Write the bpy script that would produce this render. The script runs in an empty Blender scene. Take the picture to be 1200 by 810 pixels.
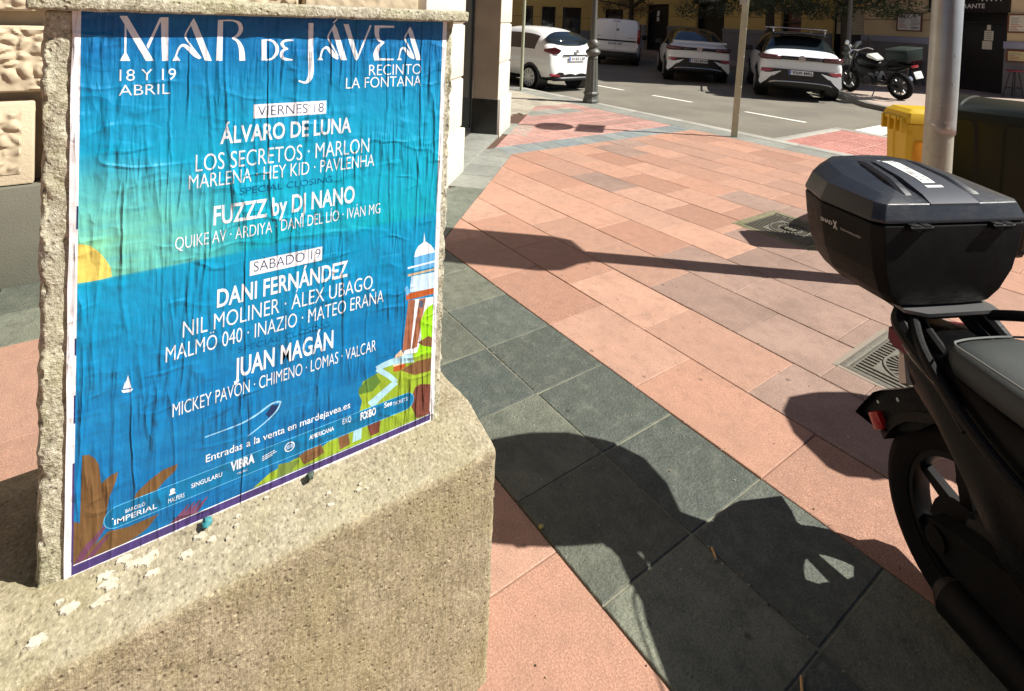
import bpy, bmesh, math, random
from mathutils import Vector, Matrix, noise
from math import radians as rad, sin, cos, pi

# ------------------------------------------------------------------ camera, sky, sun, exposure
SC = bpy.context.scene
COL = SC.collection
cam_d = bpy.data.cameras.new('camera'); cam = bpy.data.objects.new('camera', cam_d); COL.objects.link(cam)
YAW, PITCH, ROLL = -0.94525, 0.03168, 0.03876
_f = Vector((sin(YAW)*cos(PITCH), cos(YAW)*cos(PITCH), -sin(PITCH)))
_r = Vector((cos(YAW), -sin(YAW), 0)); _u = _r.cross(_f)
_rr = cos(ROLL)*_r + sin(ROLL)*_u; _uu = -sin(ROLL)*_r + cos(ROLL)*_u
M3 = Matrix((_rr, _uu, -_f)).transposed()
cam.matrix_world = Matrix.Translation((0, 0, 1.63)) @ M3.to_4x4()
cam_d.sensor_width = 36; cam_d.sensor_fit = 'HORIZONTAL'
cam_d.lens = 661.45/1200*36; cam_d.shift_x = 0; cam_d.shift_y = (41.6-405)/1200
cam_d.clip_start = 0.05; cam_d.clip_end = 500
SC.camera = cam

SUN_AZ, SUN_EL = rad(43), rad(45.5)          # azimuth from +Y towards +X
world = bpy.data.worlds.new('World'); SC.world = world; world.use_nodes = True
wn = world.node_tree; bg = wn.nodes['Background']
sky = wn.nodes.new('ShaderNodeTexSky'); sky.sky_type = 'NISHITA'; sky.sun_disc = False
sky.sun_elevation = SUN_EL; sky.sun_rotation = SUN_AZ; sky.air_density = .75; sky.dust_density = .3; sky.altitude = 650
wn.links.new(sky.outputs[0], bg.inputs[0]); bg.inputs[1].default_value = 0.05
sun_d = bpy.data.lights.new('sun', 'SUN'); sun_d.energy = 5.0; sun_d.angle = rad(0.5); sun_d.color = (1, .95, .86)
sun = bpy.data.objects.new('sun', sun_d); COL.objects.link(sun)
SDIR = Vector((sin(SUN_AZ)*cos(SUN_EL), cos(SUN_AZ)*cos(SUN_EL), sin(SUN_EL)))
sun.rotation_euler = SDIR.to_track_quat('Z', 'Y').to_euler(); sun.location = SDIR*30
SC.view_settings.view_transform = 'Standard'; SC.view_settings.look = 'None'
SC.view_settings.exposure = 0.80; SC.view_settings.gamma = 1; SC.view_settings.use_curve_mapping = False
random.seed(7)

# ------------------------------------------------------------------ materials
def S(r, g, b):                     # sRGB 0-255 to linear
    return tuple(((c/255)/12.92 if c/255 <= .04045 else (((c/255)+.055)/1.055)**2.4) for c in (r, g, b))
MATS = {}
class NT:
    def __init__(s, m): s.t = m.node_tree; s.n = s.t.nodes; s.l = s.t.links
    def new(s, ty, **k):
        x = s.n.new('ShaderNode'+ty)
        for a, v in k.items(): setattr(x, a, v)
        return x
    def link(s, a, b): s.l.new(a, b)
    def math(s, op, a, b=None, clamp=False):
        x = s.new('Math', operation=op); x.use_clamp = clamp
        for i, v in enumerate((a, b)):
            if v is None: continue
            if isinstance(v, (int, float)): x.inputs[i].default_value = v
            else: s.link(v, x.inputs[i])
        return x.outputs[0]
    def mix(s, fac, a, b, bt='MIX'):
        x = s.new('Mix', data_type='RGBA', blend_type=bt)
        for i, v in ((0, fac), (6, a), (7, b)):
            if isinstance(v, (int, float)): x.inputs[i].default_value = v
            elif isinstance(v, tuple): x.inputs[i].default_value = (*v[:3], 1)
            else: s.link(v, x.inputs[i])
        return x.outputs[2]
    def coord(s, scale=(1, 1, 1), which='Object'):
        c = s.new('TexCoord'); m = s.new('Mapping'); m.inputs['Scale'].default_value = scale
        s.link(c.outputs[which], m.inputs[0]); return m.outputs[0]
    def noise(s, vec, scale, detail=3, rough=.5, out=0):
        x = s.new('TexNoise'); x.inputs['Scale'].default_value = scale; x.inputs['Detail'].default_value = detail
        x.inputs['Roughness'].default_value = rough; s.link(vec, x.inputs['Vector']); return x.outputs[out]
    def voro(s, vec, scale, feature='F1', out='Distance'):
        x = s.new('TexVoronoi', feature=feature); x.inputs['Scale'].default_value = scale; s.link(vec, x.inputs['Vector']); return x.outputs[out]
    def ramp(s, fac, stops):
        x = s.new('ValToRGB'); e = x.color_ramp.elements
        while len(e) < len(stops): e.new(.5)
        for i, (p, c) in enumerate(stops):
            e[i].position = p; e[i].color = (*c, 1) if isinstance(c, tuple) else (c, c, c, 1)
        s.link(fac, x.inputs[0]); return x.outputs[0]
    def bump(s, h, strength=1, dist=.01, normal=None):
        x = s.new('Bump'); x.inputs['Strength'].default_value = strength; x.inputs['Distance'].default_value = dist
        s.link(h, x.inputs['Height'])
        if normal: s.link(normal, x.inputs['Normal'])
        return x.outputs[0]
def newmat(name):
    m = bpy.data.materials.new(name); m.use_nodes = True; MATS[name] = m
    t = NT(m); b = t.n['Principled BSDF']; return m, t, b
def mat(name, col, rough=.7, var=.12, scale=12, bump=0, bscale=80, metal=0, spec=.5, coat=0, dirt=0, dirtcol=(.05, .04, .03)):
    if name in MATS: return MATS[name]
    m, t, b = newmat(name)
    v = t.coord(); n = t.noise(v, scale, 4)
    c = t.mix(n, tuple(max(0, x*(1-var)) for x in col), tuple(min(1, x*(1+var)) for x in col))
    if dirt:
        d = t.ramp(t.noise(v, scale*.35, 5, .65), [(.45, 0.0), (.75, 1.0)])
        c = t.mix(t.math('MULTIPLY', d, dirt), c, dirtcol)
    t.link(c, b.inputs['Base Color'])
    b.inputs['Roughness'].default_value = rough; b.inputs['Metallic'].default_value = metal
    b.inputs['Specular IOR Level'].default_value = spec; b.inputs['Coat Weight'].default_value = coat; b.inputs['Coat Roughness'].default_value = .08
    if bump: t.link(t.bump(t.noise(v, bscale, 4, .6), 1, bump), b.inputs['Normal'])
    return m
def stone_slab(name, col, col2, isl=.25, speck=.35, stain=(.1, .07, .05), bump=.0012, spec=.35, rough=.75, pebble=0):
    m, t, b = newmat(name)
    v = t.coord(); geo = t.new('NewGeometry')
    r = geo.outputs['Random Per Island']
    base = t.mix(r, col, col2)
    r2 = t.math('FRACT', t.math('MULTIPLY', r, 17.31))
    hs = t.new('HueSaturation'); t.link(base, hs.inputs['Color']); t.link(t.math('ADD', t.math('MULTIPLY', r2, isl*2), 1-isl), hs.inputs['Value'])
    c = hs.outputs[0]
    g = t.noise(v, 190, 3, .8)
    c = t.mix(t.ramp(g, [(.36, speck*1.5), (.5, 0.0)]), c, tuple(x*.36 for x in col))
    c = t.mix(t.ramp(g, [(.52, 0.0), (.66, speck*1.3)]), c, tuple(min(1, x*1.6+.08) for x in col))
    big = t.noise(v, 2.6, 6, .65)
    c = t.mix(t.ramp(big, [(.42, 0.0), (.74, .62)]), c, stain)
    md_ = t.noise(v, 14, 5, .7); c = t.mix(t.ramp(md_, [(.3, .52), (.5, 0.0)]), c, tuple(x*.62 for x in col)); c = t.mix(t.ramp(md_, [(.52, 0.0), (.72, .3)]), c, tuple(min(1, x*1.22+.03) for x in col2))
    sp = t.voro(v, 5.5); c = t.mix(t.ramp(sp, [(.04, .7), (.075, 0.0)]), c, tuple(x*.55 for x in stain))
    t.link(c, b.inputs['Base Color'])
    t.link(t.ramp(big, [(.3, rough-.12), (.7, min(1, rough+.1))]), b.inputs['Roughness'])
    b.inputs['Specular IOR Level'].default_value = spec
    h = t.math('ADD', g, t.noise(v, 40, 4, .6))
    if pebble: h = t.math('ADD', h, t.math('MULTIPLY', t.voro(v, 90, 'SMOOTH_F1'), pebble))
    t.link(t.bump(h, 1, bump), b.inputs['Normal'])
    return m
def print_mat(name, col, grad=None):
    """ink printed on the wrinkled paper: every layer shares one crease pattern"""
    m, t, b = newmat(name)
    c0 = t.coord()
    def ridged(sx, sy, sc, width, seed):
        c = t.new('TexCoord'); mp = t.new('Mapping'); mp.inputs['Scale'].default_value = (sx, sy, 1); mp.inputs['Location'].default_value = (seed, seed*.7, 0)
        wv = t.new('VectorMath', operation='ADD'); t.link(c.outputs['Object'], mp.inputs[0])
        n1 = t.noise(c.outputs['Object'], 9, 3, .6, out='Color'); sc_ = t.new('VectorMath', operation='SCALE'); t.link(n1, sc_.inputs[0]); sc_.inputs['Scale'].default_value = .13
        t.link(mp.outputs[0], wv.inputs[0]); t.link(sc_.outputs[0], wv.inputs[1])
        n = t.noise(wv.outputs[0], sc, 2, .5)
        d = t.math('ABSOLUTE', t.math('SUBTRACT', n, .5))
        return t.math('SUBTRACT', 1, t.math('DIVIDE', d, width, clamp=True))
    cc = t.new('TexCoord').outputs['Object']
    msk = t.ramp(t.noise(cc, 5, 3), [(.38, 0.05), (.62, 1.0)])
    msk2 = t.ramp(t.noise(cc, 8, 3), [(.4, 0.0), (.6, 1.0)])
    h = t.math('MULTIPLY', ridged(15, 1.1, 1, .045, 3.1), msk)
    h = t.math('ADD', h, t.math('MULTIPLY', ridged(9, .8, 1, .03, 21.7), .4))
    h = t.math('ADD', h, t.math('MULTIPLY', t.math('MULTIPLY', ridged(40, 4.5, 1, .14, 8.2), msk2), .8))
    h = t.math('ADD', h, t.math('MULTIPLY', t.math('MULTIPLY', ridged(6, 14, 1, .06, 5.5), msk2), .45))
    h = t.math('ADD', h, t.math('MULTIPLY', t.noise(t.coord((60, 9, 1)), 1, 3, .6), .5))
    h = t.math('ADD', h, t.math('MULTIPLY', t.noise(cc, 22, 3, .6), .5))
    t.link(t.bump(h, 1, .0037), b.inputs['Normal'])
    if grad is None:
        c = t.mix(t.noise(cc, 30, 3), tuple(x*.93 for x in col), tuple(min(1, x*1.05) for x in col))
    else:
        sep = t.new('SeparateXYZ'); t.link(cc, sep.inputs[0])
        c = t.ramp(sep.outputs[1], grad)
        gl = t.new('VectorMath', operation='DISTANCE'); sc2 = t.new('VectorMath', operation='MULTIPLY'); sc2.inputs[1].default_value = (1, 1.5, 0)
        t.link(cc, sc2.inputs[0]); t.link(sc2.outputs[0], gl.inputs[0]); gl.inputs[1].default_value = (.0, .56*1.5, 0)
        upper = t.ramp(sep.outputs[1], [(.523, .0), (.527, 1.0)])
        gf = t.math('MULTIPLY', t.ramp(gl.outputs['Value'], [(.03, .85), (.29, 0.0)]), upper)
        c = t.mix(gf, c, S(135, 205, 150))
        c = t.mix(t.math('MULTIPLY', t.ramp(t.noise(t.coord((3, 14, 1)), 2, 4, .6), [(.4, 0.0), (.7, .35)]), 1), c, S(30, 140, 190))
    # ink rubbed thin along the sharpest creases
    wear = t.ramp(h, [(1.35, 0.0), (1.75, .5)]) if False else None
    t.link(c, b.inputs['Base Color']); b.inputs['Roughness'].default_value = .48; b.inputs['Specular IOR Level'].default_value = .35
    return m
def concrete(name, col, dark, streak=0, bump=.004):
    m, t, b = newmat(name); v = t.coord()
    n1 = t.noise(v, 18, 6, .7); n2 = t.noise(v, 140, 3, .7); big = t.noise(v, 3.5, 5, .6)
    c = t.mix(t.ramp(n1, [(.32, 0.0), (.66, 1.0)]), dark, col)
    c = t.mix(t.ramp(n2, [(.5, 0.0), (.68, .75)]), c, tuple(min(1, x*1.5) for x in col))
    c = t.mix(t.ramp(n2, [(.30, .85), (.42, 0.0)]), c, tuple(x*.35 for x in dark))
    c = t.mix(t.ramp(big, [(.45, 0.0), (.7, .55)]), c, tuple(x*k for x, k in zip(col, (.8, .82, .55))))
    h = t.math('ADD', t.math('MULTIPLY', n1, .8), t.math('MULTIPLY', n2, .6))
    if streak:
        st = t.noise(t.coord((75, 75, 11)), 1, 5, .75)
        c = t.mix(t.ramp(st, [(.44, 0.0), (.62, streak)]), c, tuple(x*.45 for x in dark))
        st2 = t.noise(t.coord((30, 30, 1.2)), 1, 4, .65)
        c = t.mix(t.ramp(st2, [(.5, 0.0), (.72, streak*.7)]), c, tuple(min(1, x*1.15) for x in col))
        h = t.math('ADD', h, t.math('MULTIPLY', st, .6))
    pit = t.ramp(t.voro(v, 55), [(.05, 0.0), (.22, 1.0)])
    pm_ = t.ramp(t.noise(v, 7, 3), [(.4, 0.0), (.62, 1.0)])
    c = t.mix(t.math('MULTIPLY', t.ramp(t.voro(v, 75), [(.10, .8), (.24, 0.0)]), pm_), c, tuple(x*.22 for x in dark))
    c = t.mix(t.ramp(t.noise(v, 38, 5, .75), [(.56, 0.0), (.68, .55)]), c, tuple(x*.5 for x in dark))
    h = t.math('ADD', h, t.math('MULTIPLY', pit, .5))
    t.link(c, b.inputs['Base Color']); b.inputs['Roughness'].default_value = .9; b.inputs['Specular IOR Level'].default_value = .25
    t.link(t.bump(h, 1, bump), b.inputs['Normal'])
    return m
def relief_mat(name, col, scale, dist):
    m, t, b = newmat(name); v = t.coord()
    w = t.noise(v, 6, 2, out='Color'); sc = t.new('VectorMath', operation='SCALE'); sc.inputs['Scale'].default_value = .12; t.link(w, sc.inputs[0])
    ad = t.new('VectorMath', operation='ADD'); t.link(v, ad.inputs[0]); t.link(sc.outputs[0], ad.inputs[1])
    h = t.voro(ad.outputs[0], scale, 'SMOOTH_F1')
    c = t.mix(t.noise(v, 9, 4), tuple(x*.86 for x in col), col)
    t.link(c, b.inputs['Base Color']); b.inputs['Roughness'].default_value = .85
    t.link(t.bump(h, 1, dist), b.inputs['Normal']); return m

# ------------------------------------------------------------------ mesh helpers
def add_box(bm, c, s, rot=None, mi=0, bev=0):
    M = Matrix.Translation(Vector(c)) @ (rot.to_4x4() if rot is not None else Matrix()) @ Matrix.Diagonal((s[0], s[1], s[2], 1))
    r = bmesh.ops.create_cube(bm, size=1, matrix=M); vs = r['verts']
    fs = list({f for v in vs for f in v.link_faces})
    if bev:
        es = list({e for v in vs for e in v.link_edges})
        rb = bmesh.ops.bevel(bm, geom=es, offset=bev, segments=2, affect='EDGES', profile=.5)
        fs = list({f for f in rb['faces']} | {f for f in fs if f.is_valid})
    for f in fs: f.material_index = mi
    return fs
def b2(bm, x0, x1, y0, y1, z0, z1, mi=0, bev=0):
    return add_box(bm, ((x0+x1)/2, (y0+y1)/2, (z0+z1)/2), (abs(x1-x0), abs(y1-y0), abs(z1-z0)), None, mi, bev)
def ring_loft(bm, rings, cap0=True, cap1=True, mi=0, closed=True):
    vr = [[bm.verts.new(p) for p in r] for r in rings]; n = len(rings[0]); fs = []
    for a, b in zip(vr[:-1], vr[1:]):
        for i in range(n if closed else n-1):
            j = (i+1) % n
            try: fs.append(bm.faces.new((a[i], a[j], b[j], b[i])))
            except ValueError: pass
    if cap0 and closed: fs.append(bm.faces.new(vr[0][::-1]))
    if cap1 and closed: fs.append(bm.faces.new(vr[-1]))
    for f in fs: f.material_index = mi
    return vr, fs
def frame_of(d):
    d = Vector(d).normalized(); a = Vector((0, 0, 1)) if abs(d.z) < .9 else Vector((1, 0, 0))
    x = d.cross(a).normalized(); y = d.cross(x).normalized(); return x, y
def cyl(bm, p0, p1, r0, r1=None, seg=16, mi=0, caps=True):
    r1 = r0 if r1 is None else r1; p0, p1 = Vector(p0), Vector(p1); x, y = frame_of(p1-p0)
    R = [[p+(x*cos(2*pi*i/seg)+y*sin(2*pi*i/seg))*r for i in range(seg)] for p, r in ((p0, r0), (p1, r1))]
    return ring_loft(bm, R, caps, caps, mi)[1]
def smooth_pts(P, k=5):
    P = [Vector(p) for p in P]; out = []
    for i in range(len(P)-1):
        p0, p1, p2, p3 = P[max(i-1, 0)], P[i], P[i+1], P[min(i+2, len(P)-1)]
        for q in range(k):
            t = q/k
            out.append(.5*((2*p1)+(p2-p0)*t+(2*p0-5*p1+4*p2-p3)*t*t+(3*p1-p0-3*p2+p3)*t**3))
    out.append(P[-1]); return out
def tube(bm, P, r, seg=10, mi=0, k=5):
    P = smooth_pts(P, k) if k > 1 else [Vector(p) for p in P]
    if not isinstance(r, (list, tuple)): rr = [r]*len(P)
    else:
        rr = []
        for i in range(len(P)):
            f = i/(len(P)-1)*(len(r)-1); j = min(int(f), len(r)-2); rr.append(r[j]+(r[j+1]-r[j])*(f-j))
    rings = []; px = None
    for i, p in enumerate(P):
        d = (P[min(i+1, len(P)-1)]-P[max(i-1, 0)]).normalized()
        if px is None: x, y = frame_of(d)
        else:
            x = (px-d*px.dot(d)).normalized(); y = d.cross(x)
        px = x
        rings.append([p+(x*cos(2*pi*q/seg)+y*sin(2*pi*q/seg))*rr[i] for q in range(seg)])
    return ring_loft(bm, rings, True, True, mi)[1]
def lathe(bm, prof, axis='Z', seg=24, mi=0, c=(0, 0, 0), M=None):
    rings = []
    for r, h in prof:
        rg = []
        for i in range(seg):
            a = 2*pi*i/seg
            p = {'Z': (r*cos(a), r*sin(a), h), 'Y': (r*cos(a), h, r*sin(a)), 'X': (h, r*cos(a), r*sin(a))}[axis]
            p = Vector(p)+Vector(c); rg.append(M @ p if M is not None else p)
        rings.append(rg)
    return ring_loft(bm, rings, True, True, mi)[1]
def prism(bm, poly, fn, d0, d1, mi=0):
    """poly of (a,b); fn(a,b,d) -> point"""
    return ring_loft(bm, [[fn(a, b, d0) for a, b in poly], [fn(a, b, d1) for a, b in poly]], True, True, mi)[1]
def finish(bm, ang=35):
    bmesh.ops.recalc_face_normals(bm, faces=bm.faces)
    for f in bm.faces: f.smooth = True
    for e in bm.edges:
        if len(e.link_faces) == 2 and e.calc_face_angle(0) > rad(ang): e.smooth = False
def obj(name, bm, mats, parent=None, loc=None, rotz=None, ang=35, flat=False, recalc=True):
    if recalc: finish(bm, ang)
    if flat:
        for f in bm.faces: f.smooth = False
    me = bpy.data.meshes.new(name); bm.to_mesh(me); bm.free()
    for m in (mats if isinstance(mats, (list, tuple)) else [mats]): me.materials.append(m)
    o = bpy.data.objects.new(name, me); COL.objects.link(o)
    if parent: o.parent = parent
    if loc: o.location = loc
    if rotz is not None: o.rotation_euler.z = rotz
    return o
def tag(o, label=None, cat=None, group=None, kind=None):
    if label: o['label'] = label
    if cat: o['category'] = cat
    if group: o['group'] = group
    if kind: o['kind'] = kind
    return o
def thing(name, label, cat, loc=(0, 0, 0), rotz=0, group=None, rot=None):
    o = bpy.data.objects.new(name, None); COL.objects.link(o); o.empty_display_size = .2
    o.location = loc; o.rotation_euler = rot if rot else (0, 0, rotz); return tag(o, label, cat, group)
def structure(name, bm, mats, parent=None, **k):
    return tag(obj(name, bm, mats, parent, **k), kind='structure')
def copy_tree(o, parent=None):
    c = o.copy(); COL.objects.link(c)
    if parent is not None: c.parent = parent
    for ch in list(o.children): copy_tree(ch, c)
    return c
NB = bmesh.new
_tc = {}
def text_geo(s, weight=0.0):
    """outline of a string as (verts, faces), cap height 1"""
    key = (s, weight)
    if key in _tc: return _tc[key]
    def go(st):
        cu = bpy.data.curves.new('t', 'FONT'); cu.body = st; cu.size = 1; cu.offset = weight; cu.resolution_u = 4
        o = bpy.data.objects.new('t', cu); COL.objects.link(o)
        me = o.to_mesh() if False else bpy.data.meshes.new_from_object(o.evaluated_get(bpy.context.evaluated_depsgraph_get()))
        vs = [v.co.copy() for v in me.vertices]; fs = [tuple(p.vertices) for p in me.polygons]
        bpy.data.objects.remove(o); bpy.data.curves.remove(cu); bpy.data.meshes.remove(me); return vs, fs
    hv, _ = go('H'); ch = max(v.y for v in hv)-min(v.y for v in hv); base = min(v.y for v in hv)
    vs, fs = go(s); x0 = min(v.x for v in vs); w = max(v.x for v in vs)-x0
    r = ([((v.x-x0)/w, (v.y-base)/ch) for v in vs], fs); _tc[key] = r; return r
def add_text(bm, s, x0, x1, y, cap, fn, mi=0, weight=0.0):
    vs, fs = text_geo(s, weight)
    bv = [bm.verts.new(fn(x0+u*(x1-x0), y+v*cap)) for u, v in vs]
    for f in fs:
        try: bm.faces.new([bv[i] for i in f]).material_index = mi
        except ValueError: pass
def clip_poly(P, a, b):                      # keep the left side of a->b
    out = []; n = len(P)
    def sd(p): return (b[0]-a[0])*(p[1]-a[1])-(b[1]-a[1])*(p[0]-a[0])
    for i in range(n):
        p, q = P[i], P[(i+1) % n]; sp, sq = sd(p), sd(q)
        if sp >= 0: out.append(p)
        if (sp > 0 and sq < 0) or (sp < 0 and sq > 0):
            t = sp/(sp-sq); out.append((p[0]+(q[0]-p[0])*t, p[1]+(q[1]-p[1])*t))
    return out
def poly_area(P): return .5*sum(P[i][0]*P[(i+1) % len(P)][1]-P[(i+1) % len(P)][0]*P[i][1] for i in range(len(P)))
def inset_poly(P, d):
    if poly_area(P) < 0: P = P[::-1]
    Q = [tuple(p) for p in P]; n = len(P); R = Q
    for i in range(n):
        a, b = P[i], P[(i+1) % n]; L = math.hypot(b[0]-a[0], b[1]-a[1])
        if L < 1e-6: continue
        nx, ny = -(b[1]-a[1])/L*d, (b[0]-a[0])/L*d
        R = clip_poly(R, (a[0]+nx, a[1]+ny), (b[0]+nx, b[1]+ny))
        if len(R) < 3: return None
    return R
def slab(bm, P, gap=.004, mi=0, z=0., bev=.003, tilt=.0010):
    if gap: P = [(a+random.uniform(-1, 1)*.0016, b+random.uniform(-1, 1)*.0016) for a, b in P]
    A = inset_poly(P, gap/2)
    if not A or abs(poly_area(A)) < 4e-4: return
    B = inset_poly(P, gap/2+bev)
    if not B or len(B) != len(A): B = A
    dz = random.uniform(-tilt, tilt); tx, ty = random.uniform(-tilt, tilt)*2, random.uniform(-tilt, tilt)*2
    cx, cy = sum(p[0] for p in A)/len(A), sum(p[1] for p in A)/len(A)
    zt = lambda p: z+dz+tx*(p[0]-cx)+ty*(p[1]-cy)
    r0 = [bm.verts.new((p[0], p[1], z-.03)) for p in A]; r1 = [bm.verts.new((p[0], p[1], zt(p)-bev*.7)) for p in A]; r2 = [bm.verts.new((p[0], p[1], zt(p))) for p in B]
    n = len(A); fs = [bm.faces.new(r2)]
    for a, b in ((r0, r1), (r1, r2)):
        for i in range(n): fs.append(bm.faces.new((a[i], a[(i+1) % n], b[(i+1) % n], b[i])))
    for f in fs: f.material_index = mi; f.smooth = False
POLYS=[([[0.0732,0.9746],[0.0761,0.9727],[0.0766,0.9221],[0.0822,0.9075],[0.0671,0.9077],[0.0735,0.9216]],'white'),([[0.0657,0.9864],[0.0767,0.9867],[0.1177,0.907],[0.1054,0.9072]],'white'),([[0.1252,0.9847],[0.1296,0.9849],[0.1088,0.9284],[0.1061,0.9342]],'white'),([[0.1269,0.9858],[0.1388,0.9862],[0.1397,0.9067],[0.1304,0.9068]],'white'),([[0.1734,0.9759],[0.1792,0.9859],[0.1851,0.9736],[0.2106,0.906],[0.1991,0.9062]],'white'),([[0.146,0.9069],[0.1588,0.9067],[0.1525,0.9178]],'white'),([[0.2197,0.9839],[0.2284,0.9841],[0.2286,0.9058],[0.2178,0.9059]],'white'),([[0.4366,0.972],[0.4425,0.9818],[0.4482,0.9722],[0.472,0.9038],[0.4586,0.904]],'white'),([[0.408,0.9046],[0.4205,0.9044],[0.4149,0.913]],'white'),([[0.4622,0.9817],[0.4734,0.982],[0.498,0.9082],[0.4933,0.9023],[0.4891,0.9061]],'white'),([[0.613,0.9716],[0.6189,0.9796],[0.6257,0.9692],[0.6502,0.9015],[0.6373,0.9017]],'white'),([[0.5882,0.9023],[0.6013,0.9021],[0.5939,0.9104]],'white')]
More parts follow.
